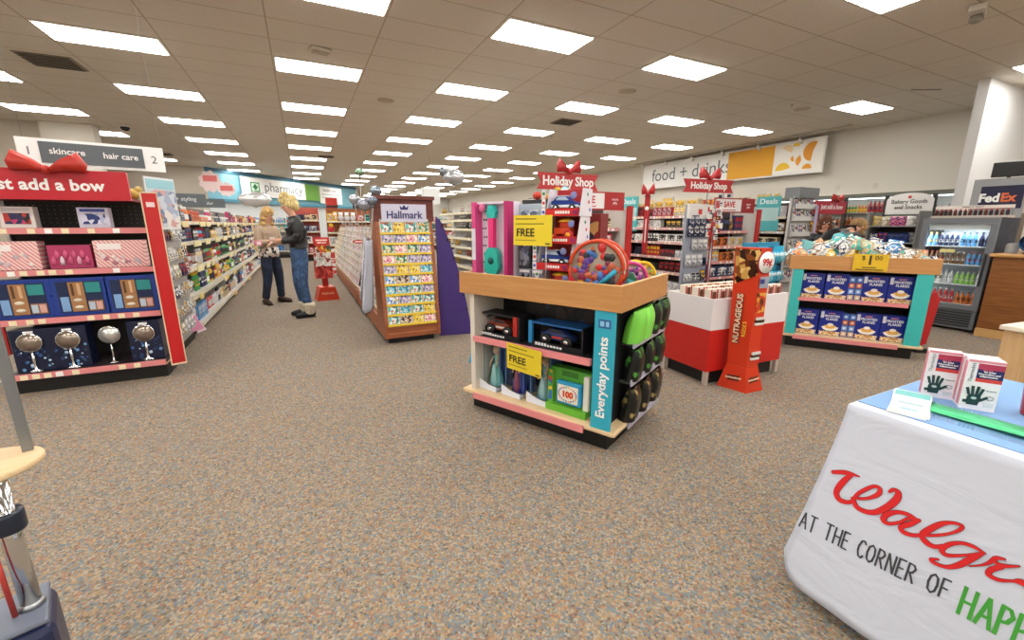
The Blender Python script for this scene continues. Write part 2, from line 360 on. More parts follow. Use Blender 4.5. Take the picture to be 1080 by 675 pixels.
# pink starburst signs in front of the left rear wall
def cloud(cx, cz, rx, rz_, y, m, mb, y2=.02):
    mb.prism([(cx + rx*(1+.1*cos(9*a))*cos(a), cz + rz_*(1+.1*cos(9*a))*sin(a)) for a in [2*pi*i/36 for i in range(36)]], y, y+y2, m)
t = thing('hanging_bubble_sign', 'pink and white bubble shaped sign pair hanging near the blue wall', 'sign', (-2.70, 19.0, 0)); t.scale = (.78, 1, 1)
m1 = MB(); cloud(-.1, 2.85, .42, .36, 0, M('f0d8d8'), m1); m1.build('upper_bubble', t)
m2 = MB(); cloud(.5, 2.6, .36, .24, -.03, M('f4e0e0'), m2); m2.build('lower_bubble', t)
MB().box(-.36, .18, -.006, -.001, 2.85, 3.06, M('e57878'), bev=.002).box(.26, .76, -.036, -.031, 2.54, 2.72, M('e57878'), bev=.002).build('pink_lettering_panels', t)
MB().tube([(-.1, .01, 3.18), (-.1, .01, CEIL)], .004, GREY).build('hanger', t)
# far banners and white hanging panels deep in the store
for i, (x, y, z, w, hh, c, lab) in enumerate([(5.6, 30.5, 2.4, 1.5, .9, 'f2f4f4', 'white banner hanging deep behind the balloons'), (3.9, 14.0, 2.0, .6, .5, 'e8eaea', 'white number placard behind the greeting card header')]):
    t = thing('hanging_banner', lab, 'sign', (x, y, z)); bx('panel', -w/2, w/2, 0, .03, 0, hh, M(c), t); MB().tube([(0, .015, hh), (0, .015, CEIL-z)], .005, GREY).build('hanger', t)

# ------------------------------------------------------------------ generic shelving
def shelving(name, label, cat, loc, rz, W, D, H, zs, lip, strip, back=None, base_h=.12, deck=True, tags=True, depths=None, side=None, ends=True):
    """origin: floor, front left corner of the base; runs +x, front faces -y, depth +y"""
    t = thing(name, label, cat, loc, rz)
    bx('base', .02, W-.02, .05, D, 0, base_h, BLACK, t)
    bx('back_panel', 0, W, D-.03, D, base_h, H, back or M('2a2a2c'), t)
    for e in ((0, W) if ends else ()):
        bx('upright', e-(.015 if e else 0), e+(0 if e else .015), D-.06, D-.031, base_h, H, side or LGREY, t)
    for i, z in enumerate(zs):
        d0 = (depths[i] if depths else 0)
        sh = bx('shelf', 0.005, W-.005, d0, D-.03, z-.03, z-.002, lip, t)
        m = MB().box(.005, W-.005, d0-.012, d0-.0005, z-.045, z+.002, strip)
        if tags:
            x = .05 + random.random()*.1
            while x < W-.08:
                m.box(x, x+.045, d0-.0155, d0-.0125, z-.042, z-.004, CREAM if random.random() < .65 else WHITE); x += random.choice([.07, .1, .16, .3])
        m.build('price_strip', sh)
    return t
def bow(parent, c, w, h, m, depth=.06):
    """ribbon bow: two puffed loops and a knot"""
    for s in (-1, 1):
        mb = MB(); prof = [(0.04, .18), (.35, .62), (.8, 1.0), (1.0, .45), (.93, .05), (.5, .1), (.04, -.02)]
        pts = [(s*w/2*a, h*b) for a, b in prof]
        n = len(pts); vs = []; cx = sum(p[0] for p in pts)/n; cz = sum(p[1] for p in pts)/n
        for yy, k in ((-depth*.2, .8), (-depth*.5, .45)): pass
        for (x, z) in pts: vs.append((x, 0, z))
        for (x, z) in pts: vs.append((cx+(x-cx)*.72, -depth, cz+(z-cz)*.72))
        for (x, z) in pts: vs.append((x, depth*.4, z))
        fs = [[n+k for k in range(n)], [2*n+k for k in range(n)]] + [(k, (k+1)%n, n+(k+1)%n, n+k) for k in range(n)] + [(k, (k+1)%n, 2*n+(k+1)%n, 2*n+k) for k in range(n)]
        mb.add(vs, fs, m, True); mb.build('bow_loop', parent, loc=c)
    MB().ball((0, -depth*.5, h*.12), h*.2, m, 10).build('bow_knot', parent, loc=c)
def ribbon_sign(label, loc, W, Hh, txt, size, rz=0, post=None, bowh=.14, bw=.26, sx=.9):
    t = thing('holiday_sign', label, 'sign', loc, rz)
    P = [(-W/2, 0), (-W/2+.06, Hh*.45), (-W/2, Hh), (W/2, Hh), (W/2-.06, Hh*.5), (W/2, 0)]
    MB().prism(P, 0, .012, M('b8282c', .4)).build('ribbon_panel', t)
    text(txt, size, WHITE, t, (0, -.003, Hh*.5), bold=.004, sx=sx)
    bow(t, (0, -.005, Hh), bw, bowh, M('b3262a', .45), .04)
    if post: MB().tube([(0, .02, post), (0, .02, Hh*.6)], .01, GREY).build('post', t)
    return t

# ------------------------------------------------------------------ stock (every pack registers itself, the nearest are placed one by one)
STOCK = []   # (kind, mesh, matrix, label, category, group)
_pm = {}; CNT = {}
def shade(h, k):
    h = h.lstrip('#'); return ''.join('%02x' % max(0, min(255, int(int(h[i:i+2], 16)*k))) for i in (0, 2, 4))
def pack(kind, c, c2='f0f0ee', v=0):
    k = (kind, c, c2, v)
    if k in _pm: return _pm[k]
    A, B = M(c, .35), M(c2, .45); m = MB(); art = PRINT([c, c2, shade(c, .6), shade(c2, .8)], 60, .4)
    if kind == 'bottle':
        r, hh = [(.026, .17), (.03, .20), (.024, .15)][v % 3]
        m.lathe([(r*.92, 0), (r, .01), (r, hh*.62), (r*.85, hh*.72), (r*.4, hh*.8)], A, 12, flat=.75)
        m.lathe([(r*.42, hh*.8), (r*.42, hh*.98), (r*.36, hh)], B, 10)
        m.lathe([(r*1.02, hh*.14), (r*1.02, hh*.5)], B if v < 2 else art, 12, flat=.76, caps=False)
    elif kind == 'spray_can':
        m.lathe([(.025, 0), (.026, .01), (.026, .16), (.018, .18)], A, 12); m.lathe([(.022, .18), (.022, .215), (.01, .22)], B, 10); m.lathe([(.0265, .05), (.0265, .12)], art, 12, caps=False)
    elif kind == 'tube':
        vs = []
        for z, a, b in ((.025, .02, .02), (.09, .025, .014), (.15, .028, .003)):
            for q in range(10): vs.append((a*cos(2*pi*q/10), b*sin(2*pi*q/10), z))
        fs = [(i*10+q, i*10+(q+1)%10, (i+1)*10+(q+1)%10, (i+1)*10+q) for i in range(2) for q in range(10)] + [[20+q for q in range(10)]]
        m.add(vs, fs, A, True); m.lathe([(.018, 0), (.018, .025)], B, 10); m.box(-.014, .014, -.0225, -.019, .05, .12, B)
    elif kind == 'jar':
        m.lathe([(.035, 0), (.038, .01), (.038, .055), (.034, .06)], A, 14); m.lathe([(.037, .06), (.037, .085), (.034, .088)], B, 14); m.lathe([(.0385, .015), (.0385, .048)], art, 14, caps=False)
    elif kind == 'carton':
        w, hh, d = [(.065, .15, .04), (.10, .12, .05), (.08, .20, .05), (.14, .09, .06)][v % 4]
        m.box(-w/2, w/2, -d/2, d/2, 0, hh, A); m.box(-w*.42, w*.42, -d/2-.001, -d/2-.0002, hh*.62, hh*.88, B); m.box(-w*.38, w*.38, -d/2-.001, -d/2-.0002, hh*.12, hh*.52, art)
    elif kind == 'hanging_pack':
        w, hh = [(.08, .15), (.07, .12), (.11, .17)][v % 3]
        m.box(-w/2, w/2, -.002, .002, 0, hh, A); m.box(-w*.36, w*.36, -.022, -.002, hh*.1, hh*.6, art, bev=.003); m.box(-w*.4, w*.4, -.003, -.002, hh*.68, hh*.9, B)
        m.tube([(0, .12, hh*.97), (0, -.03, hh*.97), (0, -.035, hh)], .002, STEEL, 5)
    elif kind == 'snack_bag':
        w, hh, d = .15, .19, .07; n = 6; vs = []; fs = []
        for j in range(n+1):
            for i in range(n+1):
                u, q = i/n, j/n; b = (1-(2*u-1)**4)*(1-(2*q-1)**4)
                vs.append(((u-.5)*w*(1-.08*sin(q*pi)), -d/2*b - .002, q*hh))
        o = len(vs)
        for j in range(n+1):
            for i in range(n+1):
                u, q = i/n, j/n; b = (1-(2*u-1)**4)*(1-(2*q-1)**4)
                vs.append(((u-.5)*w*(1-.08*sin(q*pi)), d/2*b + .002, q*hh))
        for j in range(n):
            for i in range(n):
                a = j*(n+1)+i; fs.append((a, a+1, a+n+2, a+n+1)); fs.append((o+a, o+a+n+1, o+a+n+2, o+a+1))
        m.add(vs, fs, PRINT([c, c2, c, shade(c, .75), c2, c], 10, .25, (1, 1, 1.6), True), True)
    elif kind == 'soda_bottle':
        m.lathe([(.03, 0), (.033, .02), (.031, .06), (.033, .11), (.014, .18), (.013, .2)], A, 12); m.lathe([(.015, .2), (.015, .22)], B, 10); m.lathe([(.0335, .06), (.0335, .11)], art, 12, caps=False)
    elif kind == 'gift_box':
        w, hh, d = [(.14, .12, .08), (.10, .14, .08), (.20, .13, .1)][v % 3]
        m.box(-w/2, w/2, -d/2, d/2, 0, hh, A, bev=.003); m.box(-w*.4, w*.4, -d/2-.002, -d/2-.0003, hh*.15, hh*.85, art); m.box(-w*.2, w*.2, -d/2-.003, -d/2-.0021, hh*.7, hh*.9, B)
    elif kind == 'plush_pack':
        m.ball((0, 0, .06), .06, A, 10, sc=(1, .8, 1)); m.ball((0, -.01, .13), .042, B, 10); m.ball((-.03, 0, .165), .016, A, 6); m.ball((.03, 0, .165), .016, A, 6)
    elif kind == 'card':
        m.box(-.06, .06, -.001, .001, 0, .15, B); m.box(-.055, .055, -.002, -.001, .005, .145, art)
    elif kind == 'glasses':
        for s in (-1, 1): m.tube([(s*.033+.024*cos(2*pi*q/10), 0, .02+.018*sin(2*pi*q/10)) for q in range(10)], .003, A, 5, closed=True)
        m.tube([(-.01, 0, .022), (.01, 0, .022)], .002, A, 5)
        for s in (-1, 1): m.tube([(s*.056, 0, .024), (s*.058, .1, .02)], .002, A, 5)
    w = max(x for x, y, z in m.v) - min(x for x, y, z in m.v)
    _pm[k] = (m.mesh(kind), w, max(z for x, y, z in m.v)); return _pm[k]
CN = {}
def cname(h): return CN.get(h, 'plain')
for k_, v_ in {'2f8f4a': 'green', '8ac24a': 'lime green', '1f3f8f': 'blue', '5fa0d8': 'sky blue', 'd8702a': 'orange', 'e8b82a': 'yellow', 'b8242c': 'red', '6a3f8a': 'purple', 'e87aa8': 'pink', 'e8e6e0': 'white',
               '3a3a40': 'dark grey', '7a5230': 'brown', '3fb8b0': 'turquoise', 'c8c8cc': 'silver', '151518': 'black', 'b8306a': 'magenta', 'd8c8a0': 'cream', '24305a': 'navy', 'a01a20': 'dark red', '905a28': 'bronze'}.items(): CN[k_] = v_
ALLC = [k for k in CN]
def stock(mat, z, x0, x1, y, kinds, cols, where, facings=(2, 5), gap=.006, sc=1.0, fill=.97, maxh=None, rows=1):
    """fill a shelf: mat is the fixture matrix; returns nothing"""
    x = x0
    while x < x1 - .03:
        kind = random.choice(kinds); c = random.choice(cols); c2 = random.choice(['f0f0ee', 'f0f0ee', 'e8b82a', 'c8c8cc', '24305a', 'b8242c', '151518']); v = random.randrange(3)
        if c2 == c: c2 = 'f0f0ee'
        me, w, hh = pack(kind, c, c2, v); s = sc*random.uniform(.92, 1.08)
        if maxh and hh*s > maxh: s = maxh/hh
        n = random.randint(*facings)
        for i in range(n):
            if x + w*s > x1: break
            if random.random() < fill:
                mt = mat @ Matrix.Translation((x + w*s/2, y + random.uniform(-.004, .004), z)) @ Matrix.Rotation(random.uniform(-.06, .06), 4, 'Z') @ Matrix.Scale(s, 4)
                CNT[where] = CNT.get(where, 0) + 1; STOCK.append((kind, me, mt, c, where, CNT[where]))
            x += max(.01, w*s + gap)
        x += abs(gap) + .004

NOUN = {'bottle': 'bottle', 'spray_can': 'spray can', 'tube': 'tube', 'jar': 'jar', 'carton': 'carton', 'hanging_pack': 'hanging pack', 'snack_bag': 'snack bag', 'soda_bottle': 'drink bottle', 'gift_box': 'gift box', 'plush_pack': 'plush toy', 'card': 'greeting card', 'glasses': 'pair of glasses'}
def nth(n): return '%d%s' % (n, 'th' if 10 <= n % 100 <= 20 else {1: 'st', 2: 'nd', 3: 'rd'}.get(n % 10, 'th'))
PLUR = {'glasses': 'pairs of glasses', 'gift_box': 'gift boxes'}
def flush_stock():
    import collections
    by = collections.defaultdict(list)
    eye = Vector((0, 0, EYE))
    for s in STOCK: by[s[0]].append(s)
    for kind, L in by.items():
        L.sort(key=lambda s: (s[2].translation - eye).length)
        for (k, me, mt, c, where, nn_) in L[:280]:
            o = bpy.data.objects.new(k, me); COL.objects.link(o); o.matrix_world = mt
            lab = '%s %s, %s from left, %s' % (cname(c), NOUN[k], nth(nn_), where); print('LONG', lab) if len(lab.split()) > 16 else 0
            tag(o, lab, NOUN[k].split()[-1] if k != 'glasses' else 'glasses', '%s %s, %s' % (cname(c), PLUR.get(k, NOUN[k]+'s'), where))
        rest = L[280:]
        if rest:
            m = MB()
            for (k, me, mt, c, where, nn_) in rest:
                for mi_, mat_ in enumerate(me.materials): m.mat(mat_)
                o = len(m.v); m.v += [tuple(mt @ v.co) for v in me.vertices]
                for p in me.polygons: m.f.append([o+a for a in p.vertices]); m.mi.append(m.mat(me.materials[p.material_index])); m.sm.append(p.use_smooth)
            ob = m.build(kind); tag(ob, 'mass of small distant %ss filling the far shelves' % NOUN[kind].replace('pair of ', ''), NOUN[kind].split()[-1], kind='stuff')
def mw(t): return Matrix.LocRotScale(t.location, t.rotation_euler, None)
# ------------------------------------------------------------------ gift end display on the left
X0 = -2.22; W = 1.02
t = shelving('gift_shelf_display', 'black gift shelving under a red add a bow header at the left', 'shelving', (X0, 4.60, 0), 0, W, .55, 1.56, [.17, .60, .99, 1.32], M('2a2022'), PINKSTRIP, back=M('262220', .6), depths=[0, .10, .13, .16], base_h=.125)
bd = t
MB().box(-.0, W, .005, .6, .126, .139, PALE).build('deck_board', t)
m = MB()
for i in range(24):
    for j in range(5): m.box(.02+i*.042, .028+i*.042, .5185, .5195, 1.36+j*.036, 1.368+j*.036, M('6a645c'))
m.build('peg_holes', t)
hd = MB().box(-.06, W-.06, .10, .13, 1.54, 1.77, M('c0182a', .35)).build('header_sign', t)
text('just add a bow', .118, WHITE, hd, (.452, .096, 1.65), bold=.0035, sx=.98, spacing=1.03)
MB().box(-.06, W-.06, .131, .5, 1.54, 1.56, M('7d1420')).build('header_shelf', t)
bow(hd, (.50, .07, 1.745), .46, .155, M('b82a1c', .45), .07)
# red side wing
wg = MB().box(0, .095, 0, .02, .13, 1.60, M('c21a1e', .35)).box(-.008, -.0005, -.004, .03, .12, 1.61, M('e6cfae')).box(.0955, .103, -.004, .03, .12, 1.61, M('e6cfae')).box(-.008, .103, -.004, .03, .115, .129, M('e6cfae')).box(-.008, .103, -.004, .03, 1.601, 1.61, M('e6cfae')).build('side_panel', t, loc=(1.065, -.03, 0), rot=(0, 0, R(18)))
MB().box(.02, .075, -.003, -.0005, 1.49, 1.53, M('f0d8d8'), bev=.001).build('price_badge', wg)
MB().box(-.12, -.03, 0, .02, .3, 1.5, M('b01c20')).build('side_panel', t, loc=(0, .2, 0))
T0 = mw(t)
def gift(name, label, x, z, w, h_, d, mats, group=None, y=.02, cat='gift box', extra=None):
    g = thing(name, label, cat, T0 @ Vector((x, y, z)), 0, group)
    return g
# top shelf
for x, lab, cols in ((.20, 'black framed make-up gift set on the top shelf, under the word add', ['b8352a', '2a2a55', 'c23a6a', '202020']), (.66, 'pale lilac gift set on the top shelf beside the red side panel', ['d8d4e8', '2a3a7a', 'e0e0f0', 'b0b8d8'])):
    g = gift('boxed_gift_set', lab, x, 1.322, .2, .13, .1, None, y=.22)
    MB().box(-.10, .10, 0, .08, 0, .165, M('e8dcd8' if x < .5 else 'd4d0e2'), bev=.002).build('box', g)
    MB().box(-.075, .075, -.004, -.0005, .03, .115, PRINT(cols, 28)).build('window', g)
    MB().box(-.08, .08, -.003, -.0005, .13, .155, M('cfc3c8' if x < .5 else '3a4a9a')).build('title_band', g)
# second shelf: striped pink boxes
def stripes():
    m = bpy.data.materials.new('candy_stripe_print'); m.use_nodes = True; nt = m.node_tree; b = nt.nodes['Principled BSDF']; b.inputs['Roughness'].default_value = .35
    tc = nt.nodes.new('ShaderNodeTexCoord'); mp = nt.nodes.new('ShaderNodeMapping'); mp.inputs['Rotation'].default_value = (0, R(40), 0); nt.links.new(tc.outputs['Object'], mp.inputs[0])
    w = nt.nodes.new('ShaderNodeTexWave'); w.inputs['Scale'].default_value = 14; w.inputs['Distortion'].default_value = 1.5; nt.links.new(mp.outputs[0], w.inputs[0])
    r = nt.nodes.new('ShaderNodeValToRGB'); r.color_ramp.elements[0].position = .4; r.color_ramp.elements[1].position = .6; r.color_ramp.elements[0].color = lin('e08a90'); r.color_ramp.elements[1].color = lin('eed8d2')
    nt.links.new(w.outputs[0], r.inputs[0]); nt.links.new(r.outputs[0], b.inputs['Base Color']); return m
ST = stripes()
for x, w, lab in ((-.04, .34, 'wide pink striped gift box at the left of the second shelf'), (.14+.01, 0, ''), (.80, .33, 'wide pink striped gift box on the second shelf beside the side panel'), (.40, .33, 'x')):
    if lab == 'x' or not w: continue
    g = gift('striped_gift_box', lab, x + (.17 if x < 0 else 0), .992, w, .23, .1, None, y=.16, group=None)
    MB().box(-w/2, w/2, 0, .12, 0, .225, ST, bev=.002).build('box', g)
    m = MB(); random.seed(int(x*100)+9)
    for i in range(12): MB().ball((random.uniform(-w*.4, w*.4), -.003, random.uniform(.03, .13)), random.uniform(.012, .022), random.choice([M('c9b8c4'), M('e8dcd8'), M('b87a88'), M('dfc0c8')]), 8, sc=(1, .25, 1)).build('soap', g)
    MB().box(-w*.42, w*.05, -.004, -.0005, .15, .2, M('f4ecea')).build('title_band', g)
g = gift('pink_gift_box', 'smaller magenta pink gift box between two striped ones', .475, .992, .24, .2, .1, None, y=.18)
MB().box(-.135, .135, 0, .10, 0, .19, M('b03a66', .3), bev=.002).build('box', g)
m = MB()
for i in range(9): m.lathe([(.014, 0), (.014, .05), (.006, .06), (.006, .07)], random.choice([M('e8a0c0'), M('f0dbe4'), M('d8608c')]), 8, c=(-.105+i*.026, -.004, .03+.05*(i % 2)), flat=.3)
m.build('bottles', g)
# third shelf: blue wooden-insert sets
for i, x in enumerate((.155, .505, .842)):
    g = gift('blue_gift_set', ['blue boxed bath gift set at the left of the third shelf', 'blue boxed bath gift set in the middle of the third shelf', 'blue boxed bath gift set on the third shelf beside the side panel'][i], x, .602, .33, .3, .1, None, group='blue boxed bath gift sets on the third shelf', y=.12)
    MB().box(-.175, .175, 0, .12, 0, .315, M('1c3a8c', .3), bev=.002).build('box', g)
    MB().box(-.14, .14, -.003, -.0005, .03, .285, M('1a2a50', .3)).build('window', g)
    MB().box(-.065, .03, -.008, -.0035, .035, .28, M('a5784e')).box(.04, .135, -.008, -.0035, .19, .275, M('2a8c8c')).box(.04, .135, -.007, -.0035, .035, .12, M('9a7050')).build('wooden_tray', g)
    MB().box(-.125, -.075, -.012, -.0035, .04, .16, M('7fa8d8')).build('lotion_tube', g)
    for x_, c_ in ((.045, 'b8c8d8'), (.093, 'd8a8a0')): MB().box(x_, x_+.038, -.014, -.0085, .045, .11, M(c_)).build('bottle', g)
    for z_ in (.13, .07): MB().ball((-.02, -.009, z_), .03, M('dcd2c0'), 10, sc=(1, .3, .5)).build('soap', g)
    MB().box(-.05, -.035, -.012, -.0085, .17, .27, M('5a3a22')).build('brush', g); MB().box(-.01, .01, -.012, -.0085, .17, .27, M('d0a880')).build('brush', g)
# bottom: mirrors
def mirror(label, x, boxed=True):
    g = gift('vanity_mirror' if not boxed else 'boxed_vanity_mirror', label, x, .172, .2, .3, .1, None, y=.06 if boxed else .10, cat='mirror', group='boxed vanity mirrors on the bottom shelf' if boxed else None)
    if boxed:
        MB().box(-.115, .115, 0, .14, 0, .35, M('0e1836', .3), bev=.002).build('box', g)
        mb = MB()
        for i in range(26): mb.ball((random.uniform(-.1, .1), -.001, random.uniform(.02, .2)), random.uniform(.006, .016), random.choice([M('2a5a9a'), M('6a9ad0'), M('24406a'), M('b8d0e8')]), 6, sc=(1, .1, 1))
        mb.build('printed_pattern', g); MB().box(-.03, .03, -.003, -.0005, .32, .338, WHITE).build('label', g)
    y = -.012 if boxed else 0
    MB().lathe([(.075, -.006), (.08, 0), (.075, .006)], CHROME, 24, tf=RX(0, y, .245, rx=pi/2)).build('mirror_ring', g)
    MB().lathe([(.070, 0), (.070, .002)], M('9a8c80' if boxed else 'd8d8d4', .15, .6), 24, tf=RX(0, y-.006, .245, rx=pi/2)).build('glass', g)
    MB().lathe([(.045, 0), (.04, .008), (.01, .02), (.006, .06), (.009, .1), (.006, .165)], CHROME, 14, c=(0, y, 0), flat=.3 if boxed else 1).build('stand', g)
random.seed(5)
mirror('boxed round mirror in a navy box at the left end of the bottom shelf', .16); mirror('boxed round mirror in a navy box, second from the left of the bottom shelf', .39)
mirror('bare chrome vanity mirror standing between two navy boxes', .635, False); mirror('boxed round mirror in a navy box beside the red side panel', .885)
# aisle number sign
t = thing('aisle_sign', 'white and grey aisle sign reading skincare and hair care', 'sign', (-1.71, 5.6, 1.985), .2)
bx('sign_panel', -.50, .52, 0, .02, -.11, .125, WHITE, t); bx('grey_panel', -.36, .36, -.006, -.0005, -.085, .10, M('5d6468'), t)
text('skincare', .076, WHITE, t, (-.18, -.009, .02), sx=.95, bold=.001); text('hair care', .076, WHITE, t, (.19, -.009, .01), sx=.95, bold=.001)
text('1', .10, M('6a7074'), t, (-.43, -.003, .01)); text('2', .10, M('6a7074'), t, (.44, -.003, 0))
MB().tube([(.5, .01, .1), (.5, .01, CEIL-1.987)], .0012, GREY).tube([(-.45, .01, .1), (-.45, .01, CEIL-1.987)], .0012, GREY).build('hanger', t)
# clip strip wing between the gift display and the aisle
t = thing('hanging_item_panel', 'grey end panel hung with small packs behind the red side panel', 'display panel', (-1.27, 5.2, 0), pi/2)
bx('panel', 0, .95, .0, .02, .1, 1.5, M('a9a6a2'), t); bx('base', 0, .95, .02, .3, 0, .1, BLACK, t)
PNL = mw(t); random.seed(11)
for j, z in enumerate((.18, .38, .58, .78, .98, 1.18, 1.36)):
    stock(PNL, z, .04, .95, -.03, ['hanging_pack'], ['c8c8cc', 'e8e6e0', 'c8c8cc', 'e87aa8' if j < 1 else '24305a', 'd8c8a0'], 'row %s, grey panel by the red wing' % ['one', 'two', 'three', 'four', 'five', 'six', 'seven'][j], facings=(1, 2), gap=.02, sc=.9)
t = thing('poster_board', 'pale blue magazine poster standing above the grey end panel', 'poster', (-1.30, 5.32, 0), pi/2 - .5)
bx('board', 0, .34, 0, .012, 1.30, 1.80, M('e4e8ea'), t); MB().box(.01, .33, -.003, -.0005, 1.32, 1.68, PRINT(['cfd6e0', 'a8b4cc', 'd8a8a8', 'e8e4dc', '7a86a8'], 14)).box(.01, .33, -.003, -.0005, 1.69, 1.78, M('9fd0dc')).build('artwork', t)
t = thing('candy_dish', 'small yellow ornament on top of the gift display', 'ornament', (-1.32, 4.98, 1.561)); MB().ball((0, 0, .05), .05, M('c8a850'), 10, sc=(1.2, 1, 1)).ball((.05, 0, .09), .03, M('d8c070'), 8).build('body', t)

# ------------------------------------------------------------------ long shelving run of the left aisle
t = shelving('aisle_shelving', 'long white shelving run full of toiletries along the left aisle', 'shelving', (-1.28, 6.22, 0), pi/2, 11.0, .45, 1.62, [.10, .46, .79, 1.13, 1.39], M('d8d4cc'), M('d6d0c0'), back=M('6a6662'), base_h=.06, depths=[0, .02, .06, .06, .08])
LT = mw(t); random.seed(21)
SH = ['bottom', 'second', 'third', 'fourth', 'top']
for (a, b, seg) in ((0, 1.2, 'near end'), (1.2, 3.4, 'near middle'), (3.4, 6.5, 'middle'), (6.5, 11, 'far end')):
    for j, z in enumerate([.10, .46, .79, 1.13, 1.39]):
        cols = [['e8e6e0', 'b8242c', '24305a', 'c8c8cc', '5fa0d8', 'd8c8a0'], ['2f8f4a', 'd8702a', 'c8c8cc', '24305a', 'e8b82a', '8ac24a'], ['2f8f4a', '905a28', 'd8c8a0', 'e8e6e0', 'c8c8cc', '7a5230'], ['151518', 'e8b82a', 'a01a20', '24305a', 'c8c8cc', '5fa0d8'], ['b8306a', '3a3a40', 'd8c8a0', '24305a', 'd8702a', 'c8c8cc']][j]
        kinds = [['bottle', 'carton', 'tube'], ['bottle', 'bottle', 'spray_can'], ['bottle', 'tube', 'bottle'], ['spray_can', 'bottle', 'carton'], ['bottle', 'carton', 'jar']][j]
        stock(LT, z, a+.01, b-.005, .075 + (0 if j < 1 else .04), kinds, cols, '%s shelf, %s of left aisle' % (SH[j], seg), facings=(3, 6), sc=[1.25, 1.2, 1.15, 1.05, 1.05][j], maxh=[.29, .27, .27, .21, .26][j])
# yellow shelf tags
m = MB()
for j, z in enumerate([.10, .46, .79, 1.13, 1.39]):
    x = .1
    while x < 10.8:
        if random.random() < [.25, .35, .35, .7, .85][j]:
            n = random.randint(2, 7)
            for q in range(n): m.box(x+q*.062, x+q*.062+.055, -.03+[0, .02, .06, .06, .08][j], -.0165+[0, .02, .06, .06, .08][j], z-.075, z-.005, M('f0e4b0', .6) if j > 1 else random.choice([M('f0d870'), M('f2ecd0'), M('e8a898')]))
            x += n*.062
        x += random.uniform(.1, .5)
sg = m.build('sale_tags', t); sg['label'] = 'cream paper sale tags along the shelf edges'
t = thing('pink_flyer', 'pink folded flyer sticking out at the foot of the grey end panel', 'flyer', (-1.22, 5.95, .12), .6); MB().prism([(-.07, 0), (.08, .02), (.0, .2)], 0, .01, M('e89ac0')).prism([(.0, -.03), (.11, 0), (.06, .08)], .011, .02, M('f0e0e4')).build('sheet', t)
for i, (y, s1, lab) in enumerate([(8.6, 'salon + styling', 'dark grey hanging sign reading salon and styling over the left shelving'), (10.6, 'hair color', 'smaller grey sign behind the salon sign over the left shelving')]):
    t = thing('category_sign', lab, 'sign', (-1.75, y, 1.66+.02*i), 0)
    bx('panel', -.32, .40, 0, .02, 0, .17, M('565c60'), t); text(s1, .085, M('d8dadb'), t, (.04, -.003, .085), sx=.95); MB().tube([(0, .01, -.1), (0, .01, -.001)], .006, GREY).build('post', t)

# ------------------------------------------------------------------ greeting card stand
t = thing('greeting_card_stand', 'tall cherry wood greeting card stand with slanted card racks', 'card stand', (.74, 4.80, 0), 0)
GW = .64
MB().box(.05, GW-.06, .06, .5, 0, .07, BLACK).build('plinth', t)
MB().box(.02, GW, .0, .5, .07, .20, CHERRY).box(.02, GW, -.004, -.0005, .12, .125, M('c98a5e')).build('base_front', t)
for x in (0.0, GW-.03):
    MB().prism([(-.02, .07), (.5, .07), (.5, 1.62), (.16, 1.62), (.16, 1.42), (-.02, .24)], x, x+.035, CHERRY, axis='x').build('side_board', t)
MB().box(-.02, GW+.03, .12, .5, 1.621, 1.66, MAHOG).box(-.01, GW+.02, .15, .5, 1.38, 1.62, MAHOG).build('header_board', t)
h1 = MB().box(.07, .57, .13, .149, 1.375, 1.57, M('d4d4ea', .5)).build('header_sign', t)
text('Hallmark', .115, M('2a2a6a'), h1, (.32, .127, 1.45), sx=.95, bold=.002)
MB().prism([(-.04, 0), (.04, 0), (.05, .045), (.022, .02), (0, .055), (-.022, .02), (-.05, .045)], 0, .004, M('2a2a6a')).build('crown_emblem', h1, loc=(.32, .124, 1.51))
# slanted rack: goes from (y=-.01,z=.2) to (y=.14,z=1.37)
rk = MB(); sl = math.atan2(.15, 1.17)
rk.box(.035, GW-.03, .0, .012, 0, 1.18, M('b89468'), tf=RX(0, .0, .2, rx=-sl)); rk.build('rack_board', t)
for r_ in range(10):
    MB().box(.04, GW-.035, -.03, -.002, 0, .022, M('e8c832', .4), tf=RX(0, 0, .2, rx=-sl) @ Matrix.Translation((0, 0, .115*r_+.01))).build('card_tray', t)
random.seed(31)
artc = [['3a9ab0', '8ad0e0', 'e8e4dc', '2a6a90'], ['e8c020', 'f0d860', '8a6a2a', 'f4ecc0'], ['5ab8b0', 'e0f0ec', 'c85a4a', '2a5a6a'], ['8a8ab8', 'd8d0e0', '5a4a6a', 'c0b0c8'], ['e8d8c8', 'b86a5a', 'f4ece0', '7a4a3a'], ['3a8a6a', 'c8e0c8', 'e8a030', '1a4a4a'], ['f0e4d8', 'e8a8b8', 'c04a5a', 'fff4ec'], ['2a2a3a', 'c8b8a0', 'e8e0d0', '7a3a2a'], ['6aa8e0', 'e8f0f8', '2a5aa8', 'f0c830']]
an = ['blue', 'yellow', 'turquoise', 'lilac', 'cream', 'green', 'pink', 'dark', 'sky blue']
rn = ['bottom', 'second', 'third', 'fourth', 'fifth', 'sixth', 'seventh', 'eighth', 'ninth', 'top']; cn_ = ['leftmost', 'second', 'third', 'rightmost']
TM = mw(t) @ RX(0, 0, .2, rx=-sl)
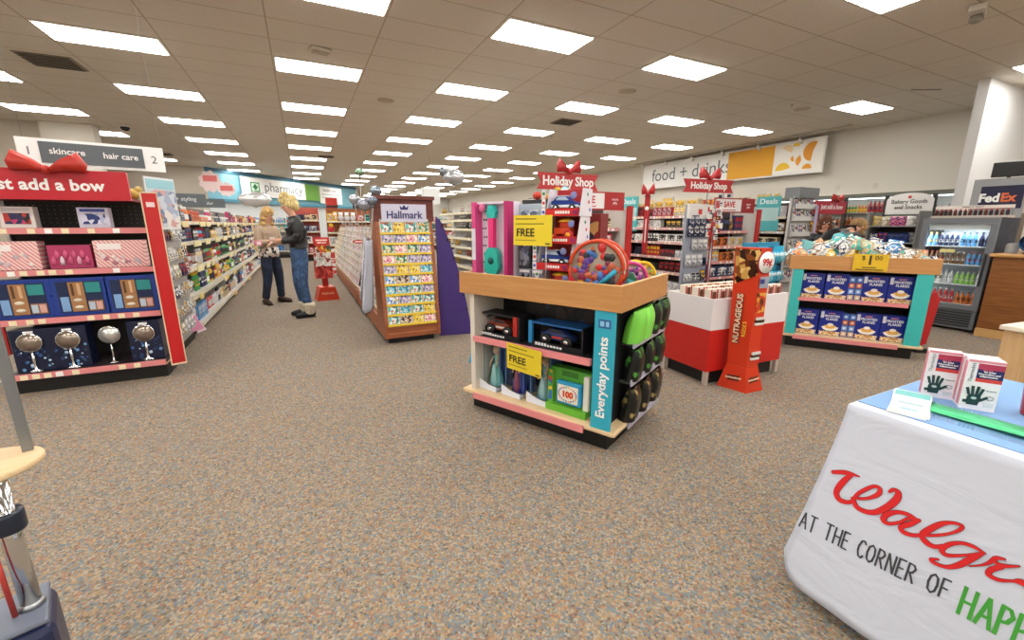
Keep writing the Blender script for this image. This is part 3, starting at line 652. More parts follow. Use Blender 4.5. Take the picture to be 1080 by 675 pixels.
for r_ in range(10):
    for c_ in range(4):
        k = random.randrange(9)
        if (r_, c_) == (9, 1): k = 1
        if (r_, c_) in ((9, 0), (0, 0)): k = 2
        w = .128; hh = .15
        m = MB().box(-w/2, w/2, -.002, .002, 0, hh, M('f2efe8'))
        m.box(-w*.46, w*.46, -.0045, -.0021, .004, hh*.97, PRINT(artc[k], 40 + 10*(c_ % 2), .35))
        m.box(-w*.3, w*.3, -.006, -.0046, hh*.72, hh*.86, M('f4f0e4') if k % 2 else M('e8c832'))
        o = m.build('greeting_card'); o.matrix_world = TM @ Matrix.Translation((.045+.066+c_*.139, -.012, .033 + .115*r_)) @ Matrix.Rotation(R(-3), 4, 'X')
        tag(o, '%s greeting card in the %s row of the wooden stand, %s column' % (an[k], rn[r_], cn_[c_]), 'greeting card', 'greeting cards on the wooden stand')
# side gondola of cards running down the aisle
t = thing('card_aisle_rack', 'long low wooden rack of greeting cards behind the card stand', 'card rack', (.74, 5.32, 0), 0)
LEN = 9.5
MB().box(.05, .95, 0, LEN, 0, .06, BLACK).build('plinth', t)
MB().box(.0, 1.0, 0, LEN, .06, .26, CHERRY).build('base_board', t)
MB().prism([(.04, .26), (.96, .26), (.62, 1.28), (.38, 1.28)], .0, LEN, M('d2c4b0')).build('sloped_core', t)
MB().box(.36, .64, .0, LEN, 1.281, 1.34, CHERRY).build('top_rail', t)
for i in range(8):
    zz = .30 + i*.125; xx = .04 + (zz-.26)/1.02*.34
    MB().box(xx-.03, xx+.02, 0, LEN, zz-.012, zz+.012, M('c9b79a')).build('card_ledge', t)
random.seed(33)
RK = mw(t); NC = {}
for i in range(8):
    zz = .30 + i*.125; xx = .04 + (zz-.26)/1.02*.34
    mt = RK @ RX(xx-.012, 0, zz+.013, rz=-pi/2)  # local x -> -y
    y = 0.05
    while y < 7.2:
        c = random.choice(['e8e6e0', 'b8242c', 'd8c8a0', 'a01a20', 'c8c8cc', 'e87aa8', 'b8242c', '2f8f4a', '24305a', '151518'])
        me, w, hh = pack('card', shade(c, .95) if c not in CN else c, 'f0f0ee')
        NC[i] = NC.get(i, 0)+1; STOCK.append(('card', me, mt @ Matrix.Translation((-y-.065, 0, 0)) @ Matrix.Rotation(R(-14), 4, 'X'), c, 'ledge %s of the long card rack' % ['one', 'two', 'three', 'four', 'five', 'six', 'seven', 'eight'][i], NC[i])); y += random.choice([.128, .135, .135, .2])
for i, (y, z, c) in enumerate([(3.4, 1.02, 'small red topic sign on the card rack, nearer one'), (4.9, 1.05, 'small red topic sign on the card rack, farther one')]):
    tt = thing('topic_sign', c, 'sign', (.90, 5.32+y-2.2, z), 0); MB().prism([(-.11+.11*(1-cos(a)) if 0 else .11*cos(a), .035*sin(a)) for a in [2*pi*q/20 for q in range(20)]], 0, .006, M('c4302c')).build('panel', tt); MB().box(-.07, .07, -.003, -.0005, -.01, .012, M('f0dcd8')).build('lettering_band', tt)
    MB().tube([(0, .004, -.15), (0, .004, -.02)], .003, GREY, 5).build('wire', tt)
# purple wing
t = thing('purple_display_wing', 'purple stepped cardboard wing beside the greeting card stand', 'display panel', (1.42, 4.93, 0), -.15)
P = [(0, .0), (.40, .0), (.385, .15), (.34, .42), (.30, .6), (.24, .85), (.17, 1.1), (.11, 1.27), (.05, 1.40), (0, 1.44)]
MB().prism(P, 0, .015, M('3f2a74', .5)).prism([(a+.002 if a > 0 else a, b) for a, b in P], .0155, .03, M('5a4a94', .5)).build('panel', t)
m = MB()
for a, b in ((.36, .32), (.325, .5), (.27, .74), (.22, .95), (.15, 1.17), (.09, 1.33)): m.box(a-.035, a-.005, -.012, -.0005, b-.012, b+.012, M('1c1438'))
m.build('clips', t)
# red tote stand in the aisle
t = thing('gift_bag_stand', 'red cardboard stand holding Christmas gift bags in the left aisle', 'display stand', (.30, 8.45, 0), .12)
MB().prism([(-.19, 0), (.19, 0), (.13, .24), (-.12, .24)], -.2, .16, M('c93a1c', .4)).build('base', t)
MB().box(-.05, .05, -.03, .0, .241, 1.12, M('b02420')).build('upright', t)
MB().box(-.14, .13, -.05, -.031, .98, 1.12, M('c02a20')).build('header', t); MB().box(-.10, .09, -.053, -.0505, 1.06, 1.085, M('f6d8d0')).box(-.08, .07, -.053, -.0505, 1.015, 1.04, M('f6d8d0')).build('lettering_band', t)
text('Hallmark', .06, M('f6c8b0'), t, (0, -.204, .13), sx=.95)
for i, (x, y, z, w, hh, c, art, lab) in enumerate([(-.01, -.16, .40, .30, .30, 'b8302c', ['b8302c', '8c1a1c', 'd85a4a'], 'red patterned lower gift bag on the red stand'), (-.01, -.19, .62, .28, .24, 'dedcd6', ['dedcd6', 'c8c4ba', 'b0342c'], 'white lettered gift bag hanging on the red stand'), (.02, -.12, .74, .22, .24, '7a2a22', ['3a4a2a', 'c8602a', 'a82a20', 'd8c030'], 'dark green and red gift bag under the stand header'), (.17, -.08, .45, .07, .4, 'c43a34', ['c43a34', 'eeeae4'], 'red and white striped gift bag at the right of the stand')]):
    g = thing('gift_bag', lab, 'gift bag', t.location + Vector((x, y, z-.0)), .05)
    MB().prism([(-w/2*.96, 0), (w/2*.96, 0), (w/2, hh), (-w/2, hh)], 0, .05, PRINT(art, 18 if i != 3 else 12, .4, (1, 1, 3 if i == 3 else 1))).build('bag', g)
    if w > .1: MB().tube([(-w*.2, -.004, hh-.02), (-w*.18, -.004, hh+.04), (0, -.004, hh+.06), (w*.18, -.004, hh+.04), (w*.2, -.004, hh-.02)], .004, M('a01c1c'), 6).build('handle', g)
    if i == 1: text('CHRISTMAS', .055, M('6a6a5a'), g, (0, -.003, .12), sx=.9); text('MERRY', .035, M('6a6a5a'), g, (0, -.003, .175))
# stockings and gift wrap hanging on the left of the card stand
random.seed(3)
def hang(label, x, y, z0, z1, w, c, cat='scarf'):
    g = thing('hanging_scarf', label, cat, (x, y, 0)); m = MB(); n = 14; vs = []; fs = []
    for i in range(n+1):
        q = i/n; z = z0+(z1-z0)*q; ww = w*(1-.55*q)*(1 if q > .04 else .55); off = .05*(1-q)
        for s in range(7):
            a = s/6; vs.append((-off*1.6+(a-.5)*ww*.8, (a-.5)*ww - off, z)) 
        for s in range(7)[::-1]:
            a = s/6; vs.append((-off*1.6+(a-.5)*ww*.8-.03*sin(pi*a)-.004-.008*sin(a*14), (a-.5)*ww - off, z))
    k = 14
    for i in range(n):
        for s in range(k): fs.append((i*k+s, i*k+(s+1)%k, (i+1)*k+(s+1)%k, (i+1)*k+s))
    fs += [list(range(k)), [n*k+s for s in range(k)][::-1]]
    m.add(vs, fs, M(c, .6) if c != 'snow' else PRINT(['c8ccdc', 'e4e6ec', 'a8b0c8'], 40, .6, noise=True), True); m.build('cloth', g)
hang('silvery grey cloth hanging at the left of the card stand, front one', .655, 4.84, .40, 1.18, .19, 'b4b8c8')
hang('black cloth hanging low beside the card stand', .66, 4.99, .36, .80, .14, '141416')
hang('snowflake patterned cloth hanging behind the black cloth', .68, 5.16, .48, 1.2, .2, 'snow')
hang('black pointed cloth hanging behind the silvery cloths', .70, 5.42, .62, 1.0, .18, '17171a')
# balloons
def balloon(label, x, y, z, r, c, tie_z=None, sc=(1, .7, .9), cat='balloon', tx=None):
    g = thing('foil_balloon', label, cat, (x, y, z)); m = MB(); n = 20; vs = []; fs = []
    for i in range(11):
        tt = pi*i/10
        for k in range(n):
            a = 2*pi*k/n; rr = r*(1+.05*cos(8*a)*sin(tt)); vs.append((rr*sc[0]*sin(tt)*cos(a), rr*sc[1]*cos(tt), rr*sc[2]*sin(tt)*sin(a)))
    for i in range(10):
        for k in range(n): fs.append((i*n+k, i*n+(k+1)%n, (i+1)*n+(k+1)%n, (i+1)*n+k))
    m.add(vs, fs, M(c, .22, .6), True); m.build('body', g)
    MB().lathe([(.012, 0), (.006, -.03)], M(c, .2, .7), 8, c=(0, 0, -r*sc[2])).build('neck', g)
    if tie_z is not None: MB().tube([(0, 0, -r*sc[2]-.02), (((tx or x)-x)*.5, 0, (tie_z-z)*.5), ((tx or x)-x, 0, tie_z-z)], .004, M('b8b4a8'), 5).build('stick', g)
balloon('silver balloon on a stick left of the card stand, upper right one', .80, 5.15, 1.72, .065, '8a98a4', 1.1, tx=.66)
balloon('small green and silver balloon highest above the card stand', .66, 5.3, 1.93, .05, '8aa890', 1.1, tx=.64)
balloon('grey balloon lowest of the cluster left of the card stand', .64, 4.95, 1.56, .075, '9a9ca8', 1.0, tx=.64)
balloon('silver balloon at the left edge of the cluster by the card stand', .56, 5.1, 1.62, .06, 'b4b8c0', 1.0, tx=.62)
balloon('pale balloon between the cluster and the header board', .72, 4.9, 1.60, .055, '7c8694', 1.0, tx=.66)
balloon('silver foil balloon floating under the ceiling over the card stand', 2.02, 6.0, 2.0, .14, 'b8bcc0', None, sc=(1.1, .6, .8)); 
g = bpy.data.objects[-1] if False else None
balloon('crumpled silver balloon touching the one floating over the card stand', 1.87, 6.05, 2.08, .07, '7c8288', None, sc=(.8, .5, .9))
balloon('white vehicle shaped foil balloon floating before the pharmacy sign', -.92, 12.0, 1.93, .29, 'd8dadc', None, sc=(1.2, .5, .62))
# shelves and wooden fixtures seen at the end of the aisle
def endshelf(short, label, x, y, w, hh, wood, zs, cols, kinds, sc=1.0, lip=None):
    t = shelving('end_shelf', label, 'shelving', (x, y, 0), 0, w, .45, hh, zs, lip or M('d8d4cc'), M('d6d0c0'), back=wood, base_h=.1)
    for j, z in enumerate(zs): stock(mw(t), z, .02, w-.02, .08, kinds, cols, 'shelf %s, %s' % (['one','two','three','four'][j], short), facings=(1, 3), sc=sc, maxh=.3)
    return t
random.seed(41)
endshelf('wooden backed shelf unit', 'wooden backed shelf unit holding gifts behind the card rack', .75, 14.9, 1.7, 1.85, WOOD('9a5a30', 'b06c3c'), [.3, .7, 1.1, 1.45], ['3fb8b0', 'e8e6e0', 'b8242c', 'c8c8cc', 'e8b82a'], ['gift_box', 'plush_pack', 'carton'], 1.7)
endshelf('red trimmed shelf unit', 'red trimmed shelf unit holding stock near the end of the left aisle', -.35, 17.6, 1.0, 1.95, M('a84a3a'), [.3, .7, 1.1, 1.5], ['e8e6e0', 'b8242c', 'd8c8a0', '24305a'], ['gift_box', 'carton', 'bottle'], 1.6)
endshelf('unit below the blue wall', 'pharmacy front shelf unit holding small packs below the blue wall', -2.6, 19.8, 3.0, 1.5, M('cfd4d4'), [.3, .7, 1.1, 1.4], ['e8e6e0', '5fa0d8', 'c8c8cc', '3fb8b0'], ['carton', 'bottle'], 1.4)
endshelf('wide distant shelf unit', 'wide distant shelf unit holding boxes under the blue wall end', 2.5, 22.5, 5.0, 1.7, M('a86a48'), [.3, .7, 1.1, 1.45], ['e8e6e0', 'b8242c', 'd8c8a0', '3fb8b0'], ['gift_box', 'carton'], 1.8)
t = thing('topping_box', 'small red box on the top of the wooden backed shelf unit', 'box', (.95, 15.1, 1.851)); MB().box(-.17, .17, -.1, .1, 0, .32, M('b8281c'), bev=.01).box(-.17, .17, -.102, -.1005, .02, .09, M('2a1a18')).build('box', t)
t = thing('topping_crate', 'black box right of the red one on the wooden backed shelf unit', 'box', (1.75, 15.1, 1.851)); MB().box(-.16, .16, -.1, .1, 0, .2, M('1c1c1e'), bev=.005).build('box', t)
# ------------------------------------------------------------------ island tables
def island(name, label, loc, deg, post_col, end_shelves):
    t = thing(name, label, 'display table', (loc[0], loc[1], 0), R(deg)); L_, D_ = .61, .39
    bx('plinth', -.55, .54, -.33, .33, 0, .118, M('0c0c0d', .5), t)
    MB().box(-L_, L_, -D_, D_, .119, .15, PALE, bev=.012).build('deck', t)
    bx('core', -.50, .50, -.02, .02, .151, .87, M('141416'), t)
    bx('end_board', -.54, -.50, -.36, .36, .151, .87, M('d8d0c4') if name != 'x' else TAN, t)
    bx('end_board', .50, .535, -.30, .36, .151, .87, M('18181a'), t)
    s = bx('shelf', -.495, .495, -.36, .36, .535, .553, M('1c1c1e'), t)
    MB().box(-.49, .43, -.392, -.361, .533, .57, PINKSTRIP).build('price_strip', s)
    s = MB().box(-.49, .41, -.405, -.392, .10, .145, PINKSTRIP).build('price_strip', t)
    for (n_, a) in (('tray_board', (-L_, L_, -D_, -D_+.022, .875, 1.02)), ('tray_board', (-L_, L_, D_-.022, D_, .875, 1.02)), ('tray_board', (-L_, -L_+.022, -D_+.0225, D_-.0225, .875, 1.02)), ('tray_board', (L_-.022, L_, -D_+.0225, D_-.0225, .875, 1.02))): bx(n_, *a, TAN, t)
    bx('tray_floor', -L_+.0225, L_-.0225, -D_+.0225, D_-.0225, .871, .90, M('8a6238'), t)
    MB().box(-L_-.001, L_+.001, -D_-.001, -D_+.024, 1.0205, 1.024, M('d8b07a')).box(L_-.024, L_+.001, -D_+.025, D_, 1.0205, 1.024, M('d8b07a')).build('tray_edging', t)
    pst = [bx('post', .45, .575, -.385, -.367, .151, .872, post_col, t)]
    return t, pst
IS, ps = island('toy_display_table', 'wood topped toy display table in the middle of the floor', (1.60, 2.48), -63, M('2fa8c0', .4), True)
text('Everyday points', .078, WHITE, ps[0], (.512, -.388, .475), rot=(pi/2, -pi/2, 0), bold=.0015, sx=1.0)
MB().box(.475, .55, -.3875, -.3855, .775, .825, M('2a5a9a')).build('badge', ps[0]); MB().box(.485, .51, -.389, -.3877, .785, .815, M('8ac4e0')).box(.52, .54, -.389, -.3877, .785, .815, M('8ac4e0')).build('badge_marks', ps[0])
IM = mw(IS)
def at(x, y, z): return IM @ Vector((x, y, z))
IRZ = R(-63)
def on(name, label, cat, x, y, z, rz=0, group=None): return thing(name, label, cat, at(x, y, z), IRZ + rz, group)
# end shelves with bags of coal/lights (right-hand end)
for z in (.12, .40, .64):
    s = bx('end_shelf', .54, .612, -.20, .37, z+.0, z+.014, M('3a3a3c'), IS)
    bx('shelf_edge', .6125, .622, -.20, .38, z-.012, z+.03, M('b4b2c4', .4), s)
random.seed(52)
for i, (y, z, c, lab) in enumerate([(-.13, .655, '7cd04a', 'lime green plush bag at the front of the upper end shelf'), (.0, .655, '8ade58', 'lime green plush bag, second along the upper end shelf'), (.14, .655, '1c2418', 'black and green bag on the upper end shelf, third along'), (.27, .655, '16301c', 'black and green bag at the back of the upper end shelf'),
                                  (-.12, .415, '141816', 'black bag with a green strip at the front of the middle end shelf'), (.06, .415, '1a1c1a', 'black bag in the middle of the middle end shelf'), (.23, .415, '18221a', 'black and green bag at the back of the middle end shelf'),
                                  (-.13, .152, '1c1a12', 'black bag with a cream print at the front of the bottom end shelf'), (.04, .152, '1e2018', 'black printed bag in the middle of the bottom end shelf'), (.22, .152, '26241a', 'black and tan bag at the back of the bottom end shelf')]):
    g = on('toy_bag', lab, 'bag', .585, y*1.15+.02, z, pi/2 + .1*(i % 3), 'bags of toys on the end shelves')
    hh = .20 if z > .2 else .22; n = 8; vs = []; fs = []
    for s in (-1, 1):
        for j in range(n+1):
            for q in range(n+1):
                u, w = q/n, j/n; b = (1-abs(2*u-1)**5)*(1-.85*w**5)
                vs.append(((u-.5)*.175*(1-.08*w), s*(.05*b+.003) - .03*w, w*hh))
    N = (n+1)**2
    for j in range(n):
        for q in range(n):
            a = j*(n+1)+q; fs.append((a, a+1, a+n+2, a+n+1)); fs.append((N+a, N+a+n+1, N+a+n+2, N+a+1))
    for j in range(n):
        a = j*(n+1); fs.append((a, a+n+1, N+a+n+1, N+a)); fs.append((a+n, N+a+n, N+a+2*n+1, a+2*n+1))
    mm = M(c, .45) if i < 2 else PRINT([c, '0c0e0c', '0e100e', '4f9a3a' if i not in (7, 8, 9) else 'a08c58', '0e100e', '2f6a2a' if i not in (7, 8, 9) else '4a4026', '101210'], 34, .3)
    MB().add(vs, fs, mm, True).build('bag', g)
    if i >= 2: MB().box(-.05, -.03, -.062, -.04, .04, .15, M('5ab83a' if i < 7 else 'c8b070'), tf=RX(0, 0, 0, rx=-.1)).build('printed_strip', g)
    else: MB().tube([(-.03, -.02, hh*.2), (-.03, -.045, hh*.5), (-.025, -.01, hh*.9)], .012, M('68b83c')).build('fold', g)
# guitar in its box
g = on('boxed_toy_guitar', 'pink and white boxed toy guitar standing at the left of the tray', 'toy', -.42, -.22, .901)
m = MB().box(-.13, .15, .02, .09, 0, .60, M('e6dcec')).box(-.13, .15, -.05, .0195, 0, .02, M('c22a6a'), bev=0)
m.box(.12, .15, -.05, .0195, .021, .60, M('b8246a')).box(-.13, .119, -.03, .0195, .585, .60, M('e8d4e4'))
m.build('box', g)
MB().box(-.165, -.131, -.055, .09, 0, .60, M('d84a8c')).box(-.166, -.1305, -.0565, -.0555, .20, .42, M('d6d2e0')).build('side_flap', g)
m = MB()
for i in range(9):
    for j in range(2): m.ball((-.118+j*.022+.008*(i % 2), .017, .06+i*.06), .008, M('2a2a3a'), 6, sc=(1, .3, 1))
m.build('printed_dots', g)
MB().prism([(.062*cos(a)*(1+.28*abs(sin(a))*(1 if sin(a) < 0 else .45)-.10*math.exp(-((sin(a)-.1)/.18)**2)), .195+.10*sin(a)) for a in [2*pi*i/28 for i in range(28)]], -.045, -.005, M('22b0a0', .35)).build('guitar_body', g)
MB().lathe([(.025, 0), (.025, .004)], M('0c5a58'), 16, tf=RX(0, -.046, .20, rx=pi/2)).build('sound_hole', g)
MB().box(-.022, .022, -.045, -.01, .29, .49, M('e0307a')).build('neck', g)
MB().prism([(-.03, .49), (.03, .49), (.04, .53), (.02, .575), (-.02, .575), (-.04, .53)], -.045, -.01, M('2ab8b0')).build('head', g)
MB().ball((-.09, -.03, .56), .03, M('d86a98'), 10, sc=(1, .4, 1)).build('round_badge', g)
# robot packs (grey/black)
for i, (x, z, c, lab) in enumerate([(-.205, .901, ['3a3c44', '6a7080', '9aa4b4', '1a1c22'], 'grey boxed figure toy right of the guitar, in front of the lower row'), (-.095, .901, ['2a2c34', '8a90a0', '4a4e5c'], 'dark boxed figure toy between the guitar and the car boxes')]):
    g = on('boxed_figure_toy', lab, 'toy', x, -.16, z); MB().box(-.05, .05, 0, .1, 0, .15, M('9aa2ae'), bev=.002).build('box', g); MB().box(-.042, .042, -.003, -.0005, .01, .12, PRINT(c, 36)).build('window', g); MB().box(-.04, .04, -.003, -.0005, .125, .142, WHITE).build('label', g)
for i, (x, lab) in enumerate([(-.205, 'grey boxed figure toy stacked on the lower grey one'), (-.095, 'dark boxed figure toy stacked on the lower dark one')]):
    g = on('boxed_figure_toy', lab, 'toy', x, -.16, 1.052); MB().box(-.05, .05, 0, .1, 0, .19, M('30343c'), bev=.002).build('box', g); MB().box(-.042, .042, -.003, -.0005, .02, .17, PRINT(['2a2c34', '8a90a0', '4a4e5c', '5a6a8a'], 30)).build('window', g)
g = on('clear_toy_case', 'pale blue clear toy case on top of the figure toys', 'toy', -.17, -.14, 1.243); MB().box(-.10, .09, 0, .12, 0, .24, M('a8b8c8', .2), bev=.004).build('case', g); MB().box(-.08, .07, -.003, -.0005, .03, .2, PRINT(['8aa0b8', 'c0ccd8', '5a6a80', 'e0e4e8'], 24)).build('window', g)
g = on('black_toy_case', 'black hard case beside the top car box', 'toy', -.05, -.10, 1.243); MB().box(-.028, .028, 0, .1, 0, .24, M('16161a', .3), bev=.006).build('case', g); MB().box(-.02, .02, -.008, -.0005, .1, .12, GREY).build('latch', g)
# yellow FREE sign on the tray
def free_sign(label, x, y, z, tilt, w, hh, rz=0, ry=0, fs=.07):
    g = thing('yellow_price_sign', label, 'sign', at(x, y, z), 0); g.rotation_euler = (tilt, ry, IRZ+rz)
    MB().box(-w/2, w/2, 0, .004, 0, hh, M('e8cf2c', .5)).build('card', g)
    text('FREE', fs, M('2c2a18'), g, (-w*.18, -.002, hh*.42), bold=.0008, sx=.95)
    MB().box(-w*.44, w*.1, -.0015, -.0003, hh*.86, hh*.9, M('8a7a20')).box(-w*.44, w*.3, -.0015, -.0003, hh*.70, hh*.735, M('8a7a20')).box(-w*.44, w*.1, -.0015, -.0003, hh*.16, hh*.19, M('a08e28')).box(w*.34, w*.46, -.0015, -.0003, hh*.05, hh*.1, M('6a5c1c')).build('small_print', g)
    return g
g = free_sign('yellow card sign reading FREE above the tray, beside the guitar', -.015, -.35, 1.22, 0, .285, .185)
MB().tube([(.1, .008, -.30), (.1, .008, .02)], .004, STEEL, 6).build('holder', g)
free_sign('yellow card sign reading FREE clipped to the middle shelf', -.035, -.405, .395, R(6), .275, .185, ry=R(4))
# car boxes
def carbox(label, x, y, z, tractor=False, cut=False):
    g = on('boxed_toy_car', label, 'toy', x, y, z, R(4), 'stacked boxed toy vehicles')
    w, hh = .22, .165
    MB().box(-w/2, w/2, .07, .11, .001, hh, M('a8181c')).box(-w/2, w/2, -.08, .0695, 0, .012, M('1a1a40')).build('box_back', g)
    MB().box(-w/2, w/2, -.085, -.0805, 0, .045, M('c81c20')).build('red_front_lip', g)
    m_ = MB(); [m_.box(-.045+.017*q, -.032+.017*q, -.0875, -.0855, .014, .031, WHITE, bev=.0004) for q in range(6)]; m_.box(.075, .105, -.0875, -.0855, .008, .037, M('8a1a5a')); m_.build('lettering_band', g)
    for s in (-1, 1):
        f = MB().prism([(-.08, 0), (.11, 0), (.11, hh), (-.03, hh)], s*w/2-(.004 if s > 0 else 0), s*w/2+(0 if s > 0 else .004), M('e4e0e8'), axis='x'); [f.ball((s*(w/2+.0012), .075-.02*q, .04+.045*q), .012, [M('3a5ac0'), M('d03a30'), M('2a8a4a')][q], 8, sc=(.1, 1, 1)) for q in range(3)]; f.build('side_wing', g, loc=(s*.0045, 0, 0))
    mb = MB()
    for q in range(3):
        mb.box(-w/2-.03, -w/2-.005, -.083, -.0805, .0+q*.055, .05+q*.055, M('e8e4ec')); mb.ball((-w/2-.017, -.084, .025+q*.055), .01, [M('3a5ac0'), M('d03a30'), M('2a8a4a')][q], 8, sc=(1, .2, 1))
    mb.build('picture_flap', g)
    c = MB()
    if not tractor:
        P = [(-.09, .055), (.09, .055), (.095, .075), (.06, .09), (.035, .092), (.01, .118), (-.05, .12), (-.075, .095), (-.092, .09)]
        c.prism(P, -.05, .02, M('1f3a8c', .25)); c.prism([(-.09, .053), (.092, .053), (.092, .068), (-.09, .068)], -.053, .023, M('e8ecf2')); c.prism([(.002, .095), (.028, .095), (.008, .115), (-.045, .117), (-.06, .097)], -.052, -.0505, M('a8c0d8', .1)); c.box(-.06, .02, -.045, .015, .12, .124, M('eef0f4'))
        c.build('car_body', g); wm = MB()
        for xx in (-.055, .055): wm.lathe([(.022, 0), (.022, .012)], BLACK, 14, tf=RX(xx, -.05, .05, rx=pi/2)); wm.lathe([(.011, 0), (.011, .003)], CHROME, 10, tf=RX(xx, -.0625, .05, rx=pi/2))
        wm.build('wheels', g)
    else:
        c.box(-.06, .05, -.05, .02, .055, .095, M('d84a20'), bev=.005).box(-.02, .05, -.045, .015, .0955, .13, M('c83a20'), bev=.004); c.build('car_body', g)
        MB().lathe([(.06, 0), (.045, .012), (.02, .02)], M('f0b020'), 14, c=(.01, -.015, .131), flat=.7).build('yellow_roof', g); wm = MB()
        for xx, r in ((-.055, .022), (.045, .034)): wm.lathe([(r, 0), (r, .014)], M('b81c1c'), 14, tf=RX(xx, -.05, .012+r+.005, rx=pi/2)); wm.lathe([(r*.5, 0), (r*.5, .003)], M('f0b020'), 10, tf=RX(xx, -.0645, .012+r+.005, rx=pi/2))
        wm.build('wheels', g)
    MB().ball((.075, -.083, .12), .022, M('7a80b8'), 10, sc=(1, .15, 1)).build('round_badge', g)
carbox('boxed yellow and red tractor at the bottom of the toy stack', .10, -.19, .901, True)
carbox('boxed blue police car second from the bottom of the toy stack', .08, -.19, 1.067)
carbox('boxed red and yellow tractor under the topmost boxed car', .125, -.18, 1.233, True)
carbox('boxed blue car at the top of the stack under the red ribbon sign', .13, -.17, 1.399)
# drums
def drum(label, x, y, r, dpt, rim, side, art, rz=0, stuff=None):
    g = on('toy_drum_set', label, 'toy', x, y, .901+r+.012+(.03 if r > .14 else 0), rz)
    T = RX(0, 0, 0, rx=pi/2)
    MB().lathe([(r, -dpt/2), (r, dpt/2)], M(side, .35), 32, tf=T).build('shell', g)
    MB().tube([(r*1.02*cos(a), -dpt/2-.002, r*1.02*sin(a)) for a in [2*pi*i/36 for i in range(36)]], .011, M(rim, .3), 8, closed=True).build('rim', g)
    MB().tube([(r*1.02*cos(a), dpt/2+.002, r*1.02*sin(a)) for a in [2*pi*i/36 for i in range(36)]], .011, M(rim, .3), 8, closed=True).build('rim', g)
    MB().lathe([(r*.96, -dpt/2-.001), (r*.96, -dpt/2-.003)], M('9a8a78', .3), 32, tf=RX(0, 0, 0, rx=-pi/2)).build('drum_head', g)
    m = MB(); random.seed(int(r*1000))
    for i in range(60):
        a = random.uniform(0, 2*pi); q = r*.82*math.sqrt(random.random()); MB().ball((q*cos(a), -dpt/2-.006, q*sin(a)), random.uniform(.011, .024)*(r/.13), M(random.choice(art), .35), 8, sc=(1, .35, random.uniform(.6, 1.4))).build('instrument', g)
    MB().prism([(-r*1.02, -r), (r*1.02, -r), (r*1.02, -r*.45), (r*.6, -r*.72), (-r*.5, -r*.72), (-r*1.02, -r*.2)], -dpt/2-.02, -dpt/2-.012, M('b81c2c' if r > .12 else 'd84a90', .35)).build('card_sleeve', g)
    MB().prism([(-r*.5, -r*.70), (r*.55, -r*.70), (r*.3, -r*.6), (-r*.3, -r*.6)], -dpt/2-.024, -dpt/2-.0205, M('e8d020')).build('banner', g)
    if r > .12:
        MB().tube([(r*.15, -dpt/2-.016, -r*.62), (r*.78, -dpt/2-.016, -r*.02)], .014, M('2a9ab8'), 8).build('recorder', g)
    return g
drum('big red rimmed toy drum full of instruments on the tray corner', .385, -.235, .155, .12, 'c8401c', 'e8d8c8', ['2a2a2a', 'c82a2a', 'd8a030', '5a3a8a', 'b85a3a', '8a2a4a', '3a6ab0'], R(12))
drum('smaller pink toy drum right of the big red rimmed drum', .455, .05, .10, .12, 'd83a88', 'e87ab0', ['8a3aa0', 'd83a88', 'b8a0d0', '5a2a6a', 'e8a0c8'], R(42))
drum('yellow toy drum partly hidden behind the pink one', .455, .235, .095, .10, 'e8c020', 'f0d848', ['e8c020', 'd8a030', 'b8c850'], R(50))
g = on('green_toy_bag', 'green and turquoise bag wedged between the two drums', 'toy', .545, -.11, .901, R(50)); MB().prism([(-.035, 0), (.04, 0), (.045, .10), (0, .17), (-.03, .12)], -.02, .02, PRINT(['2a8a5a', '58b8c8', 'c8e0e0', '1a6a4a'], 25)).build('bag', g)
g = on('blue_toy_pack', 'blue cellophane pack at the far right of the tray', 'toy', .56, .31, .901, R(60)); MB().prism([(-.05, 0), (.05, 0), (.07, .1), (0, .13), (-.06, .11)], -.02, .02, M('8ac0d8', .2)).build('pack', g)
g = on('white_toy_pack', 'white and grey pack behind the drums on the tray', 'toy', .32, .12, .901, R(10)); MB().box(-.09, .09, -.04, .04, 0, .2, PRINT(['e0e0e4', '4a4a5a', 'b8c0d0', 'c84a4a'], 18)).build('pack', g)
# back rows of toys on the tray (visible above)
random.seed(60)
for i, (x, y, w, hh, c, lab) in enumerate([(-.30, .1, .22, .60, ['4a4e5a', '8a92a0', '2a2c34'], 'grey boxed toy standing at the back of the tray behind the guitar'), (-.10, .12, .18, .58, ['b8c4cc', '7a8a98', 'd8dce0'], 'pale boxed toy at the back of the tray in the middle'), (.12, .12, .2, .52, ['8a2a2a', '3a3a4a', 'c8a060'], 'dark red boxed toy behind the stacked vehicles')]):
    g = on('boxed_toy', lab, 'toy', x, y, .901); MB().box(-w/2, w/2, 0, .12, 0, hh, M(shade(c[0], .9)), bev=.003).build('box', g); MB().box(-w*.42, w*.42, -.003, -.0005, .03, hh*.9, PRINT(c, 16)).build('window', g)
for i, (x, c, lab, cols) in enumerate([(-.42, '7a2a20', 'dark roofed toy with a little red bow atop the back boxes', ['2a2a2c', 'c83a28']), (-.14, 'd8a020', 'orange and yellow plush toy atop the back boxes', ['e8a020', 'd84a28', '5aa03a']), (-.04, '8ac0c8', 'pale turquoise toy next to the yellow plush atop the boxes', ['8ac8d0', 'd0e4e8'])]):
    g = on('small_toy', lab, 'toy', [-.30, -.13, -.05][i], .16, [1.502, 1.482, 1.482][i]); m = MB()
    if i == 0: m.box(-.12, .10, -.05, .05, 0, .025, M('2a2a2c')).ball((-.02, 0, .055), .03, M('c83a28'), 8, sc=(1.3, 1, 1)).ball((.06, 0, .04), .02, M('e8a040'), 8)
    else:
        for q in range(7): m.ball((random.uniform(-.04, .04), random.uniform(-.02, .02), .03+.012*q), .03, M(cols[q % len(cols)]), 8)
    m.build('body', g)
